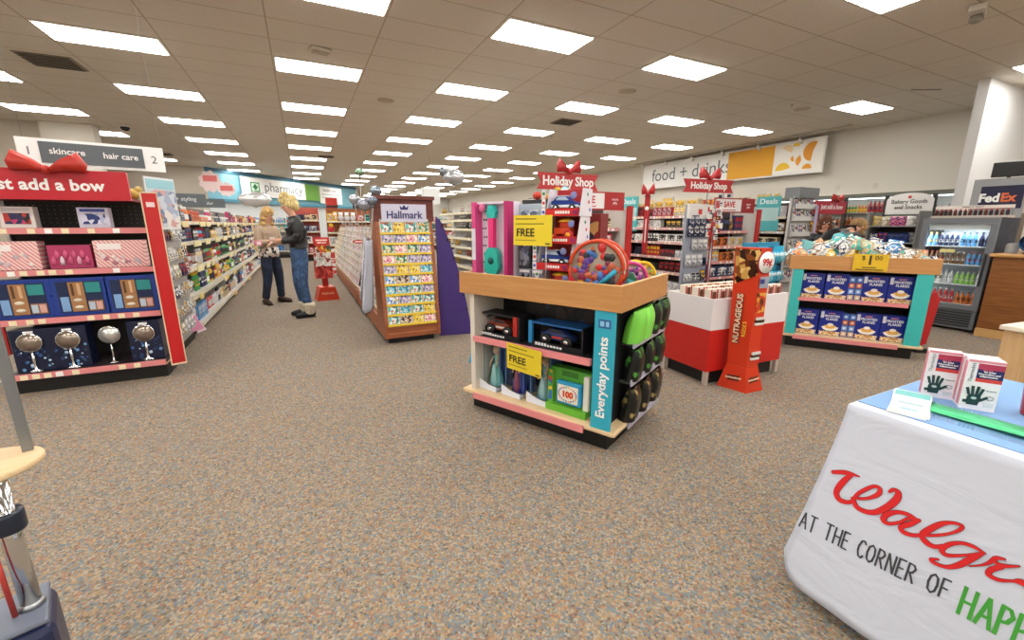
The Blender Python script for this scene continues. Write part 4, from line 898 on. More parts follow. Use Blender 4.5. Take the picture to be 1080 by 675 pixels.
# RC cars on middle shelf
def rcbox(label, x, w, hh, c, lab2, blue=False):
    g = on('boxed_remote_control_car', label, 'toy', x, -.28, .554, R(-2)); d = .16
    MB().box(-w/2, w/2, 0, d, 0, .012, M('141416')).box(-w/2, w/2, d-.01, d, .0125, hh, M('16161a')).box(w/2-.012, w/2, -.0, d-.0105, .0125, hh, M('1a1a1e' if not blue else '16161c')).box(-w/2, -w/2+.03, 0, .02, .0125, hh, M('101014' if not blue else '2a8ac8')).box(-w/2+.0305, w/2-.0125, 0, d-.0105, hh-.012, hh, M('202024' if not blue else '1c5a9a')).build('box', g)
    MB().box(-w/2+.03, w/2-.012, -.002, -.0005, 0, .035, M('141418')).build('front_lip', g)
    m_ = MB(); [m_.box(-w*.36+.024*q, -w*.36+.018+.024*q, -.0035, -.0021, .008, .028-.006*(q > 3), WHITE) for q in range(9)]; m_.build('lettering_band', g)
    if not blue: MB().box(w/2-.055, w/2-.02, -.002, .01, .036, hh, M('b8281c')).build('red_panel', g); MB().box(-w/2, -w/2+.045, -.003, -.0005, hh-.035, hh, YEL).build('yellow_badge', g)
    c_ = MB(); P = [(-.09, .045), (.085, .045), (.09, .065), (.05, .085), (.02, .105), (-.04, .105), (-.07, .08), (-.095, .078)]
    c_.prism(P, .03, .10, M(c, .25)); c_.prism([(.045, .087), (.015, .103), (-.035, .103), (-.05, .086)], .028, .0295, M('202830', .1)); c_.box(-.03, .05, .0285, .0296, .055, .066, M('c83a2a' if blue else 'e8e0d8'))
    c_.tube([(-.09, .03, .115), (-.09, .1, .115)], .006, M('202020')); c_.build('car_body', g).scale = (1.35, 1, 1.2)
    wm = MB()
    for xx in (-.06, .06): wm.lathe([(.03, 0), (.032, .01), (.03, .025)], M('0c0c0c'), 16, tf=RX(xx, .03, .045, rx=pi/2)); wm.lathe([(.015, 0), (.013, .004)], CHROME, 10, tf=RX(xx, .0045, .045, rx=pi/2))
    wm.build('wheels', g).scale = (1.35, 1, 1.2)
rcbox('black boxed remote control car with a red panel on the middle shelf', -.355, .40, .175, '8a3a2a', 'OFF-ROAD', False)
rcbox('blue boxed remote control car on the right of the middle shelf', .12, .42, .165, '2a3a6a', 'RACING', True)
rcbox2 = on('dark_toy_box', 'dark toy box behind the remote control cars', 'toy', 0.1, -.09, .554); MB().box(-.33, .33, 0, .06, 0, .25, PRINT(['141418', '1c1c22', '3a2a2a', '2a3a5a', '101012'], 14), bev=.003).build('box', rcbox2)
# dolls
for i, (x, dress, lab) in enumerate([(-.42, ('7ac8c0', 'a8dcd8'), 'boxed doll in a mint green dress at the left of the deck'), (-.21, ('2a3aa8', '9a4a6a'), 'boxed doll in a dark blue dress, second on the deck'), (.01, ('7ab8c4', 'b0d4dc'), 'boxed doll in a pale green dress behind the yellow sign')]):
    g = on('boxed_doll', lab, 'doll', x, -.27, .151, R(-3), 'boxed dolls on the deck'); w = .17; d = .14
    MB().box(-w/2, w/2, d-.008, d, 0, .36, M('4a6aa8')).box(-w/2, -w/2+.006, 0, .006, 0, .36, M('5a7ab0', .3)).box(w/2-.006, w/2, 0, .006, 0, .36, M('5a7ab0', .3)).box(-w/2, -w/2+.003, .0065, d-.0085, 0, .36, GLASS()).box(w/2-.003, w/2, .0065, d-.0085, 0, .36, GLASS()).build('box', g)
    P = [(-w/2, 0), (w/2, 0), (w/2, .035), (0, .045), (-w/2, .075)]
    MB().prism(P, -.045, -.04, M('dfe4f2')).box(-w/2, w/2, -.0395, .0095, 0, .012, M('c8d0e4')).prism([(-.045, 0), (.009, 0), (.009, .02), (-.045, .035)], w/2-.003, w/2, M('c8d0e4'), axis='x').build('front_tray', g)
    MB().lathe([(.065, 0), (.055, .06), (.035, .13), (.018, .175), (.022, .21), (.016, .235), (.007, .245)], M(dress[0], .35), 16, c=(0, .06, .013), flat=.7).build('dress', g)
    MB().lathe([(.02, 0), (.028, .04), (.02, .11), (.01, .16)], M(dress[1], .3), 12, c=(.005, .02, .02), flat=.5).build('dress_front', g)
    MB().ball((0, .05, .285), .026, M('e0b8a0'), 12, sc=(.9, .9, 1.1)).tube([(0, .055, .25), (0, .052, .27)], .007, M('e0b8a0')).tube([(-.022, .05, .235), (-.035, .03, .19), (-.025, .01, .16)], .006, M('e0b8a0')).tube([(.022, .05, .235), (.038, .03, .2), (.03, .01, .17)], .006, M('e0b8a0')).build('doll_figure', g)
    MB().ball((0, .062, .292), .03, M('8a6a4a' if i == 1 else 'd0b890'), 12, sc=(1, .85, 1.1)).tube([(.02, .055, .28), (.03, .04, .24), (.028, .03, .2)], .01, M('8a4a2a' if i == 1 else 'd0b890')).build('hair', g)
    GLp = MB().box(-w/2+.0065, w/2-.0065, .0, .0015, .05 if i else .05, .349, GLASS()).build('clear_window', g)
# learning pad
g = on('boxed_learning_toy', 'green boxed learning toy with an orange 100 on its screen', 'toy', .24, -.30, .151, R(-2))
MB().box(-.15, .15, .03, .10, 0, .285, M('5aa83a', .35), bev=.002).box(-.15, .15, -.03, .0295, 0, .045, M('6ab83a', .35)).box(-.15, -.115, -.0, .0295, .0455, .27, M('78b848')).box(.115, .15, -.0, .0295, .0455, .27, M('e8e8dc')).build('box', g)
MB().box(-.075, .105, -.02, .025, .06, .215, M('2a9ac8', .3), bev=.012).build('tablet', g); MB().box(-.06, .09, -.026, -.0205, .08, .195, M('e8e4d8'), bev=.002).build('screen', g)
text('100', .055, M('d8541c'), g, (.015, -.028, .135), bold=.003)
m = MB(); random.seed(9)
for i in range(22):
    a = 2*pi*i/22; m.ball((.015+.065*cos(a), -.027, .137+.047*sin(a)), .006, M(random.choice(['3a9a4a', 'e8a020', 'c83a6a', '2a6ac0', '8a3aa0'])), 6, sc=(1, .3, 1))
m.build('picture_icons', g); MB().box(-.145, -.12, -.002, -.0005, .06, .26, PRINT(['2a6ac0', 'e8c020', 'd84a2a', '3a9a4a'], 30)).build('side_pictures', g)
MB().box(-.06, .06, .027, .0295, .235, .27, M('3a7a2a')).build('handle_hole', g)
g = on('blue_toy_package', 'light blue torn cardboard piece sticking out at the left end of the table', 'cardboard', -.635, -.2, .30, R(60)); MB().prism([(-.06, 0), (.02, -.03), (.05, .05), (.03, .14), (-.03, .1)], 0, .01, M('3aa8d0')).build('card', g)
# ------------------------------------------------------------------ second island: cereal
C2, ps2 = island('cereal_display_table', 'wood topped display table with cereal boxes and turquoise posts', (5.45, 2.54), -56, M('3ab8b4', .4), False)
bx('post', -.57, -.475, -.385, -.367, .151, .872, M('3ab8b4', .4), C2)
CM = mw(C2); CRZ = R(-56)
def cer(x, z, label):
    g = thing('cereal_box', label, 'cereal box', CM @ Vector((x, -.30, z)), CRZ + R(random.uniform(-2, 2)), 'blue cereal boxes on the two shelves')
    w, hh = .205, .28
    MB().box(-w/2, w/2, 0, .07, 0, hh, M('14288a', .35), bev=.0015).build('box', g)
    MB().box(-w/2+.01, w/2-.01, -.0015, -.0003, 0.004, hh*.18, PRINT(['e8c890', 'c8904a', 'f0e4cc', 'a86a2a'], 70)).build('cereal_flakes_print', g)
    MB().prism([(.075*cos(a), .10+.045*sin(a)) for a in [pi*i/12 for i in range(-12, 1)]] , -.004, -.0016, M('f2efe8')).ball((0, -.002, .098), .062, M('e4b05a'), 14, sc=(1, .05, .42)).ball((.0, -.0035, .125), .022, M('f4f0e8'), 10, sc=(1.3, .1, .8)).build('bowl_print', g)
    text('FROSTED\nFLAKES', .034, M('e8ecf6'), g, (.005, -.003, hh*.72), bold=.001, sx=.95); MB().box(-.03, .03, -.0025, -.0003, hh*.87, hh*.91, M('c87a8a')).build('brand_panel', g)
    MB().box(-w/2+.008, -w/2+.035, -.002, -.0003, hh*.7, hh*.95, M('d4d8e4')).build('facts_panel', g)
random.seed(71)
CEN = ['leftmost', 'second from the left', 'second from the right', 'rightmost']
for lv, z, hn in ((0, .151, 'lower'), (1, .554, 'upper')):
    for i, x in enumerate((-.37, -.155, .16, .37)): cer(x, z, 'blue cereal box on the %s shelf, %s' % (hn, CEN[i]))
    for i, x in enumerate((-.028, .034)):
        g = thing('snack_carton', 'narrow stacked snack carton in the centre of the %s cereal shelf, %s one' % (hn, ['left', 'right'][i]), 'carton', CM @ Vector((x, -.29, z)), CRZ, 'narrow snack cartons between the cereal boxes')
        MB().box(-.029, .029, 0, .06, 0, .26, M('2a4a9a', .35), bev=.001).build('box', g)
        m = MB()
        for q in range(4): m.box(-.024, .024, -.0015, -.0003, .01+q*.063, .06+q*.063, [M('d8b890'), M('7aa8e0'), M('c86a4a'), M('5a8ad0')][q]).ball((0, -.002, .035+q*.063), .014, [M('f0e8dc'), M('e8ecf8'), M('f0d0b0'), M('d8e4f8')][q], 8, sc=(1, .15, 1))
        m.build('printed_packs', g)
g = thing('dollar_price_sign', 'yellow price card reading one dollar on the tray front', 'sign', CM @ Vector((.07, -.405, .885)), CRZ); MB().box(-.14, .14, 0, .005, 0, .17, M('e0b820', .5)).build('card', g)
text('1', .13, M('3a3018'), g, (-.005, -.002, .105), bold=.003); text('$', .06, M('3a3018'), g, (-.06, -.002, .13)); text('00', .06, M('3a3018'), g, (.06, -.002, .13)); MB().box(-.06, .05, -.0015, -.0003, .03, .042, M('6a5a1c')).box(-.11, .11, -.0015, -.0003, .008, .02, M('6a5a1c')).build('small_print', g)
t = thing('red_side_panel', 'dark red angled panel at the right end of the cereal table', 'display panel', CM @ Vector((.69, .05, 0)), CRZ + .3)
MB().prism([(-.07, .05), (.06, .09), (.10, .58), (.05, .66), (-.02, .60)], 0, .03, M('b8181c', .4)).build('panel', t); MB().box(-.05, .05, -.05, .07, 0, .048, BLACK).build('foot', t)
# pile of bags in the tray: countable, one by one
def pile(n, mt, x0, x1, y0, y1, z0, z1, cols, where, seed, sc=1.0):
    random.seed(seed); PC = {}
    for i in range(n):
        c, c2 = random.choice(cols); me, w, hh = pack('snack_bag', c, c2)
        x = random.uniform(x0, x1); y = random.uniform(y0, y1); q = 1-((x-(x0+x1)/2)/((x1-x0)/2))**2; z = z0 + (z1-z0)*random.random()*max(.25, q)
        rot = Matrix.Rotation(random.uniform(-.5, .5), 4, 'Z') @ Matrix.Rotation(random.uniform(-1.35, -.35), 4, 'X') @ Matrix.Rotation(random.uniform(-1.2, 1.2), 4, 'Y')
        o = bpy.data.objects.new('snack_bag', me); COL.objects.link(o); o.matrix_world = mt @ Matrix.Translation((x, y, z)) @ rot @ Matrix.Scale(sc*random.uniform(.75, .98), 4)
        d = 'left end' if x < x0+(x1-x0)/3 else ('middle' if x < x0+(x1-x0)*2/3 else 'right end'); lv = 'buried in' if z < z0+(z1-z0)*.4 else 'on top of'
        kk = (c, lv, d); PC[kk] = PC.get(kk, 0)+1; tag(o, '%s %s-printed snack bag %s pile, %s %s of %s' % (cname(c), cname(c2) if c2 in CN else 'white', lv, d, 'front' if y < -.1 else ('back' if y > .1 else 'centre'), where), 'snack bag', '%s snack bags %s pile at the %s of %s' % (cname(c), lv, d, where))
pile(135, CM, -.54, .54, -.30, .30, .93, 1.12, [('e8e6e0', '5fa0d8'), ('3fb8b0', 'e8e6e0'), ('d8c8a0', 'd8702a'), ('e8b82a', 'e8e6e0'), ('e8e6e0', '7a5230'), ('5fa0d8', 'f0f0ee'), ('d8c8a0', '3fb8b0'), ('e8e6e0', '24305a')], 'the cereal tray', 73)
g = thing('folded_baby_hat', 'turquoise patterned pack peaking above the bag pile', 'pack', CM @ Vector((-.17, -.02, 1.14)), CRZ); MB().prism([(-.07, 0), (.08, 0), (.09, .06), (.02, .13), (-.05, .10)], -.03, .03, PRINT(['3fb8c8', '8adce4', 'e8f0f0', '2a8a9a'], 26)).build('pack', g)
g = thing('open_carton_flap', 'pale turquoise open carton at the left of the bag pile', 'carton', CM @ Vector((-.40, .1, 1.06)), CRZ + .3); MB().prism([(-.09, 0), (.12, 0), (.12, .06), (-.09, .12)], -.02, .03, M('8accd0')).build('carton', g)
# ------------------------------------------------------------------ red and white bin
t = thing('red_white_bin', 'large red and white bin standing right of the toy table', 'display bin', (2.97, 2.32, 0), R(-3))
BW, BD = .92, .52
MB().box(.06, BW-.06, .04, BD-.02, 0, .12, BLACK).build('plinth', t)
for x, y in ((.0, .0), (BW-.04, 0), (0, BD-.04), (BW-.04, BD-.04)): bx('corner_leg', x, x+.035, y, y+.035, 0, .12, M('b8aaa0'), t)
MB().box(0, BW, 0, BD, .121, .486, M('c4201a', .4), bev=.004).build('red_base', t)
for a in ((0, BW, 0, .02), (0, BW, BD-.02, BD), (0, .02, .0205, BD-.0205), (BW-.02, BW, .0205, BD-.0205)): bx('white_wall', *a, .487, .75, M('e6e2e4', .45), t)
bx('inner_floor', .021, BW-.021, .021, BD-.021, .60, .62, M('b8b4b0'), t)
BM = mw(t); random.seed(81)
for i in range(9):
    for j in range(3):
        if random.random() < .12: continue
        c = random.choice(['f0e4d4', 'e8dccc', 'd8c0a0']); x = .07 + i*.098; y = .09 + j*.14
        g = thing('popcorn_carton', 'red and cream treat carton in the bin, %s row, %s from left' % (['front', 'middle', 'back'][j], ['first', 'second', 'third', 'fourth', 'fifth', 'sixth', 'seventh', 'eighth', 'ninth'][i]), 'carton', BM @ Vector((x, y, .621)), R(random.uniform(-8, 8)), 'treat cartons inside the red and white bin')
        hh = .20; MB().prism([(-.036, 0), (.036, 0), (.045, hh), (-.045, hh)], -.03, .03, M(c, .5)).build('box', g)
        MB().box(-.022, .022, -.032, -.0305, .02, hh-.02, M('6a3a22')).box(-.041, -.028, -.032, -.0305, .0, hh, M('b8241c')).box(.028, .041, -.032, -.0305, .0, hh, M('b8241c')).build('printed_stripes', g)
# ------------------------------------------------------------------ candy tower
t = thing('candy_bar_tower', 'tall orange red cardboard candy tower with a 99 cent disc', 'display stand', (3.13, 2.055, 0), 0)
OR = M('d0381a', .38)
c0 = Vector((0, 0)); la = Vector((-.05, .26)).normalized(); ra = Vector((.19, -.012)).normalized()
# base pyramid footprint: corner at front, left face along la, right face along ra
def PT(a, b, z): q = la*a + ra*b; return (q.x, q.y, z)
m = MB(); vs = [PT(0, 0, 0), PT(0, .20, 0), PT(.24, .20, 0), PT(.24, 0, 0), PT(.04, .03, .20), PT(.04, .17, .20), PT(.20, .17, .20), PT(.20, .03, .20)]
m.add(vs, [(0, 1, 5, 4), (1, 2, 6, 5), (2, 3, 7, 6), (3, 0, 4, 7), (4, 5, 6, 7), (3, 2, 1, 0)], OR); m.build('flared_base', t)
m = MB(); vs = [PT(.04, .035, .201), PT(.04, .165, .201), PT(.20, .165, .201), PT(.20, .035, .201), PT(.05, .05, 1.17), PT(.05, .165, 1.17), PT(.25, .165, 1.17), PT(.25, .05, 1.17)]
m.add(vs, [(0, 1, 5, 4), (1, 2, 6, 5), (2, 3, 7, 6), (3, 0, 4, 7), (4, 5, 6, 7), (3, 2, 1, 0)], OR); m.build('tower', t)
def face_tf(which, u, z, off=.004):
    """frame on tower face; which: 0 left face (normal ~ -x), 1 front face (normal ~ -y)"""
    k = (z-.2)/.97
    if which == 1: p = PT(.04+.01*k, .10+.005*k + u, z); n = Vector((-la.x, -la.y, 0)); xa = Vector((ra.x, ra.y, 0))
    else: p = PT(.12+.03*k - u, .035+.015*k, z); n = Vector((-ra.x, -ra.y, 0)); xa = Vector((-la.x, -la.y, 0))
    p = Vector(p) + n*off; ya = n.cross(xa) if False else Vector((0, 0, 1)); Mx = Matrix((xa, -n, ya)).transposed().to_4x4(); Mx.translation = p; return Mx
choc = PRINT(['2a120a', '5a2a14', 'c89a50', '8a4a20', '3a1a0c', 'e0bc70'], 26, .3, noise=False)
F0 = lambda z, u=0, off=.004: face_tf(0, u, z, off)
F1 = lambda z, u=0, off=.004: face_tf(1, u, z, off)
MB().prism([(-.075, 0), (.085, .08), (.095, .28), (-.095, .28)], 0, .003, choc, tf=F0(.88, off=.006)).build('chocolate_picture', t)
MB().box(-.05, .05, 0, .003, 0, .16, PRINT(['c83a1c', 'e0a040', '5a2a14', 'd0481c'], 26), tf=F1(.66, off=.006)).build('almond_picture', t)
dm_ = MB().lathe([(.092, 0), (.092, .003)], M('a01418'), 26, tf=F1(1.06, 0, .004) @ Matrix.Rotation(pi/2, 4, 'X') @ Matrix.Scale(1.0, 4)).build('disc_backing', t)
d2 = MB().lathe([(.084, 0), (.084, .0015)], WHITE, 26, tf=F1(1.06, 0, .0115) @ Matrix.Rotation(pi/2, 4, 'X'), ).build('price_disc', t)
m = MB(); textm(m, '99¢', .078, M('c02020'), F1(1.06, 0, .017) @ Matrix.Rotation(pi/2, 4, 'X'), bold=.001, sx=.9); m.build('price_lettering', t)
MB().box(-.045, .05, 0, .004, 0, .09, M('9aa0b0', .3), tf=F1(.86, 0, .012)).box(-.045, .0, -.002, -.0003, .035, .07, M('2a3a8a'), tf=F1(.86, 0, .012)).build('dispenser_window', t)
m = MB()
for z, u in ((.56, 0), (.27, .0)):
    for q in range(3): MB().box(-.045+.006*q, .045+.006*q, 0, .012, .022*q, .02+.022*q, M('e0dcd8' if q != 1 else '3a2a24', .3), tf=F1(z, u, .016)).build('candy_bar', t)
m = MB(); textm(m, 'NUTRAGEOUS', .062, M('2a1410'), F0(.60, -.02, .007) @ Matrix.Rotation(pi/2, 4, 'X') @ Matrix.Rotation(pi/2, 4, 'Z'), bold=.006); textm(m, 'NUTRAGEOUS', .062, M('f0c8a8'), F0(.60, -.02, .0095) @ Matrix.Rotation(pi/2, 4, 'X') @ Matrix.Rotation(pi/2, 4, 'Z'), bold=.002)
textm(m, "REESE'S", .04, M('f4c83a'), F0(.52, .035, .007) @ Matrix.Rotation(pi/2, 4, 'X') @ Matrix.Rotation(pi/2, 4, 'Z')); m.build('lettering', t)
def basepanel(pts, nm):
    a, b, c, d = [Vector(p) for p in pts]; ux = (b-a).normalized(); n = ux.cross((d-a)).normalized(); uy = n.cross(ux); Mx = Matrix((ux, uy, n)).transposed().to_4x4(); Mx.translation = (a+b+c+d)/4 + n*.002
    m = MB(); m.box(-.05, .05, -.022, .022, 0, .001, M('4a1810'), tf=Mx @ Matrix.Rotation(.08, 4, 'Z')); textm(m, 'NUTRAGEOUS', .019, M('f0c0a0'), Mx @ Matrix.Translation((0, 0, .003)) @ Matrix.Rotation(.08, 4, 'Z'), bold=.001); m.build(nm, t)
basepanel([PT(0, 0, 0), PT(0, .2, 0), PT(.04, .17, .2), PT(.04, .03, .2)], 'logo_panel'); basepanel([PT(.24, 0, 0), PT(0, 0, 0), PT(.04, .03, .2), PT(.2, .03, .2)], 'logo_panel')
# ------------------------------------------------------------------ turquoise slipper rack behind the bin
t = thing('slipper_rack', 'turquoise cardboard rack hung with slipper socks behind the bin', 'display rack', (4.41, 3.05, 0), 0)
MB().box(0, .56, .04, .1, 0, 1.15, M('2a8ab0', .4)).build('back_board', t); MB().box(0, .56, -.1, .2, 0, .05, M('24305a')).build('foot', t)
for z in (.72, .92, 1.10): MB().tube([(.03, .02, z), (.55, .02, z)], .006, STEEL).build('rail', t)
random.seed(91)
for j, z in enumerate((.93, .71)):
    for i in range(6):
        x = .05 + i*.092; g = thing('slipper_pair', 'turquoise and white slipper pair on the %s rail of the rack, %s from the left' % (['upper', 'lower'][j], ['first', 'second', 'third', 'fourth', 'fifth', 'sixth', 'seventh'][i]), 'slippers', t.location + Vector((x, -.02, z)), 0, 'slipper pairs on the turquoise rack')
        MB().box(-.045, .045, .0, .004, -.02, .18, M('2ab0d8' if (i+j) % 3 else '1c6aa0')).build('hanger_card', g)
        for s in (-1, 1): MB().ball((s*.024, -.025, .06), .05, M('8ad4e8' if i % 2 else '48b8d8', .6), 10, sc=(.5, .45, 1.25)).ball((s*.024, -.042, .085), .022, M('dff0f4', .8), 8, sc=(.8, .5, 1)).build('slipper', g)
stock(mw(t), .46, .03, .54, -.03, ['plush_pack', 'snack_bag'], ['2f8f4a', 'e8e6e0', 'd8c8a0', '3fb8b0'], 'foot of the turquoise slipper rack', facings=(1, 2), sc=1.1)
bx('ledge', .0, .56, -.09, .039, .44, .459, M('24305a'), t)

# ------------------------------------------------------------------ far gondolas
random.seed(101)
def endcap(name, label, x0, W, y, zs, header, hcol, cols, kinds, where, red=True, H=1.56, sc=1.0, save=True):
    t = shelving(name, label, 'shelving', (x0, y, 0), 0, W, .5, H, zs, M('d0b8b0'), M('d89a98'), back=M('4a4040'), base_h=.12, depths=[0]+[.1]*(len(zs)-1))
    hd = MB().box(0, W, .02, .05, H-.02, H+.22, M(hcol, .4)).build('header_sign', t)
    if save:
        MB().box(W*.03, W*.64, .012, .0195, H, H+.2, M('f0ecec')).build('white_panel', hd); text('SAVE', .13, M('c4202a'), hd, (W*.34, .009, H+.11), bold=.003, sx=.95); MB().box(W*.18, W*.5, .008, .0115, H+.02, H+.035, M('c86a70')).build('small_print', hd)
        text('more\ngifts', .05, M('f4d0d0'), hd, (W*.83, .016, H+.1), bold=.001)
    if red: MB().box(W+.005, W+.10, -.06, -.03, .13, H+.04, M('b8201f', .4)).box(W+.005, W+.035, -.029, .4, .13, H, M('c8c4be')).build('side_panel', t)
    for j, z in enumerate(zs): stock(mw(t), z, .02, W-.02, .07+(0 if j == 0 else .1), kinds, cols, 'shelf %s, %s' % (['one', 'two', 'three', 'four', 'five', 'six'][j], where), facings=(1, 4), sc=sc, maxh=.26)
    return t
endcap('save_end_shelf', 'end shelf with a white SAVE header right behind the toy table', 3.12, .98, 4.78, [.17, .5, .78, 1.04, 1.30], 'SAVE', 'b0262a', ['d8c8a0', 'b8242c', '24305a', 'c8c8cc', '7a5230'], ['gift_box', 'carton'], 'SAVE end shelf behind the toy table', sc=1.3)
endcap('save_end_shelf', 'end shelf with a white SAVE header behind the red and white bin', 6.15, 1.0, 4.95, [.17, .45, .72, .98, 1.24], 'SAVE', 'a02428', ['905a28', 'e8e6e0', 'd8702a', 'c8c8cc', '7a5230', '24305a'], ['gift_box', 'carton', 'bottle'], 'SAVE end shelf behind the bin', sc=1.3)
endcap('gift_end_shelf', 'far right end shelf under a red add a bow header', 8.6, 1.0, 4.75, [.17, .5, .85, 1.2], 'x', 'b0263a', ['b8242c', 'e8e6e0', '7a5230', 'c8c8cc'], ['gift_box'], 'far right gift end shelf', red=False, sc=1.5, save=False)
hd = [o for o in bpy.data.objects if o.name.startswith('header_sign')][-1]; text('just add a bow', .12, M('f4e0e4'), hd, (.52, .016, 1.67), bold=.004); bow(hd, (.62, .0, 1.77), .34, .14, M('b02a24', .45), .05)
# flank panel of the far right end
t = thing('lilac_side_panel', 'pale lilac side panel at the left of the far right gift shelf', 'display panel', (8.50, 4.66, 0), .3); MB().box(-.13, .0, 0, .02, .1, 1.68, M('b8aed0')).box(.001, .05, 0, .02, .1, 1.66, M('a82428')).build('panel', t)
# aisle sides facing left (-x): local x -> -y
def sideshelf(label, x, yfar, W, zs, H, cols, kinds, where, lip='dcd4ca', strip='d8a8a4', back='5a4a48', sc=1.1, fill=.97, D=.42, maxh=.24, f=(1, 5)):
    t = shelving('aisle_shelving', label, 'shelving', (x, yfar, 0), -pi/2, W, D, H, zs, M(lip), M(strip), back=M(back), base_h=.1)
    segs = 3
    for j, z in enumerate(zs):
        for s in range(segs): stock(mw(t), z, .02+(W-.04)*s/segs, .02+(W-.04)*(s+1)/segs, .08, kinds, cols, 'shelf %s, %s, %s part' % (['one', 'two', 'three', 'four', 'five', 'six', 'seven', 'eight'][j], where, ['far', 'middle', 'near'][s]), facings=f, sc=sc, fill=fill, maxh=maxh)
    return t
G2 = sideshelf('white edged shelving run left of the SAVE shelf behind the bin', 6.15, 9.6, 4.12, [.14, .47, .75, 1.03, 1.29, 1.5], 1.62, ['3a3a40', 'c8c8cc', 'b8242c', '151518', 'e8e6e0', '24305a'], ['gift_box', 'carton', 'hanging_pack'], 'run beside accessory rack', sc=1.15, f=(2, 4), maxh=.2)
G1 = sideshelf('white rack of reading glasses seen left of the boxed guitar', 3.1, 10.4, 5.1, [.25, .47, .68, .88, 1.07, 1.26, 1.45, 1.6], 1.70, ['3a3a40', '151518', 'c8c8cc', '7a5230'], ['glasses', 'glasses', 'hanging_pack'], 'white glasses rack', lip='e8e8e6', strip='e4ddc0', back='b8b4ae', sc=1.0, fill=.8, maxh=.14, f=(2, 6))
G3 = sideshelf('pale shelving run with teal ends far right of the bin', 8.62, 10.5, 5.2, [.3, .62, .92, 1.21, 1.5], 1.78, ['c8c8cc', 'd8c8a0', '7a5230', 'b8242c', 'e8e6e0'], ['gift_box', 'jar', 'carton'], 'run far right of the bin', sc=1.4, strip='e0d8cc', maxh=.24)
# top row goods
for (t_, z, W_, nm) in ((G2, 1.621, 4.2, 'top of run beside accessory rack'), (G3, 1.781, 5.0, 'top of run far right of bin')):
    stock(mw(t_), z, .1, W_, .25, ['gift_box', 'carton'], ['e8b82a', 'b8242c', 'c8c8cc', 'd8c8a0'], nm, facings=(2, 4), sc=1.3, fill=.8)
# right faces of the gondolas (seen from a step aside) 
for (x, y0, W_, H_, nm) in ((4.13, 5.3, 4.5, 1.6, 'plain back of the glasses rack'), (7.15, 5.5, 4.0, 1.6, 'plain back of the run behind the bin'), (9.62, 5.3, 4.5, 1.7, 'plain back of the far right run')):
    t = shelving('aisle_shelving', 'shelving on the right hand side, %s' % nm, 'shelving', (x, y0, 0), pi/2, W_, .42, H_, [.14, .5, .85, 1.2], M('dcd4ca'), M('d8a8a4'), back=M('5a4a48'), base_h=.1)
    pass
# ribbon signs
ribbon_sign('red ribbon sign reading Holiday Shop over the toy table', (3.10, 4.70, 1.775), .92, .20, 'Holiday Shop', .155, post=-.34, bowh=.17, bw=.36, sx=.92)
ribbon_sign('red ribbon sign reading Holiday Shop behind the bin', (5.86, 4.88, 1.84), 1.0, .2, 'Holiday Shop', .142, rz=-.12, post=-.26, bowh=.18, bw=.42, sx=.95)
t = thing('red_bow_blade_sign', 'narrow red vertical blade sign topped by a bow, left of the far run', 'sign', (6.08, 6.45, 0), -pi/2+.5); bx('blade', -.05, .05, 0, .02, .78, 1.9, M('a81c20'), t); bow(t, (0, 0, 1.9), .26, .22, M('b8262a'), .05); MB().lathe([(.04, 0), (.04, .003)], WHITE, 14, tf=RX(0, -.001, 1.65, rx=pi/2)).build('badge', t); MB().box(-.012, .012, -.004, -.0005, 1.0, 1.45, M('f0d0d0')).build('lettering_band', t)
for i, (x, y, lab) in enumerate([(6.1, 7.0, 'turquoise deals panel beside the narrow red blade sign'), (8.57, 5.66, 'turquoise deals panel right of the bin-side SAVE shelf')]):
    t = thing('deals_panel', lab, 'sign', (x, y, 0), -pi/2+.25); bx('panel', -.22, .22, 0, .02, 1.22, 1.90, M('58bcc0'), t); text('Deals', .15, M('e4f4f4'), t, (0, -.003, 1.8), bold=.002); MB().box(-.2, .2, -.004, -.0005, 1.42, 1.68, M('b8dcdc')).build('printed_area', t)
# winter accessories wing
t = thing('accessory_rack', 'white topped rack of dark hanging accessories left of the SAVE shelf', 'display rack', (5.36, 4.80, 0), .03)
MB().box(0, .55, .02, .06, .1, 1.64, M('9aa0ae')).build('back_panel', t); MB().box(0, .55, -.08, .3, 0, .1, M('c8c8cc')).build('base', t); MB().box(.0, .47, -.01, .019, 1.44, 1.66, M('e8e6e2')).build('header', t); MB().box(.22, .30, -.014, -.0105, 1.5, 1.58, M('c83a38')).build('header_mark', t)
MB().box(.565, .62, -.03, .0, .2, 1.45, M('b02024')).build('red_edge', t)
random.seed(111)
for j, z in enumerate((.22, .46, .70, .95, 1.16, 1.30)): stock(mw(t), z, .02, .53, -.01, ['hanging_pack'], ['24305a', 'c8c8cc', '3a3a40', 'c8c8cc'], 'row %s of the accessory rack' % ['one', 'two', 'three', 'four', 'five', 'six'][j], facings=(2, 5), gap=.008, sc=1.1)
t = thing('clip_display', 'spiral of small red and white packs beside the accessory rack', 'display rack', (5.58, 4.50, 1.1)); MB().tube([(0, 0, -.02), (0, 0, .62)], .006, STEEL).build('rod', t); MB().tube([(0, .0, -1.1), (0, 0, -.0205)], .012, STEEL).lathe([(.14, 0), (.12, .02)], GREY, 16, c=(0, 0, -1.1)).build('stand', t)
for i in range(24):
    a = i*1.1; me, w, hh = pack('carton', 'b8242c' if i % 2 else 'e8e6e0', '24305a', 1); STOCK.append(('carton', me, Matrix.Translation((5.58+.07*cos(a), 4.50+.07*sin(a), 1.12+i*.022)) @ Matrix.Rotation(a, 4, 'Z') @ Matrix.Scale(.55, 4), 'b8242c' if i % 2 else 'e8e6e0', 'on the spiral clip rod', i+1))
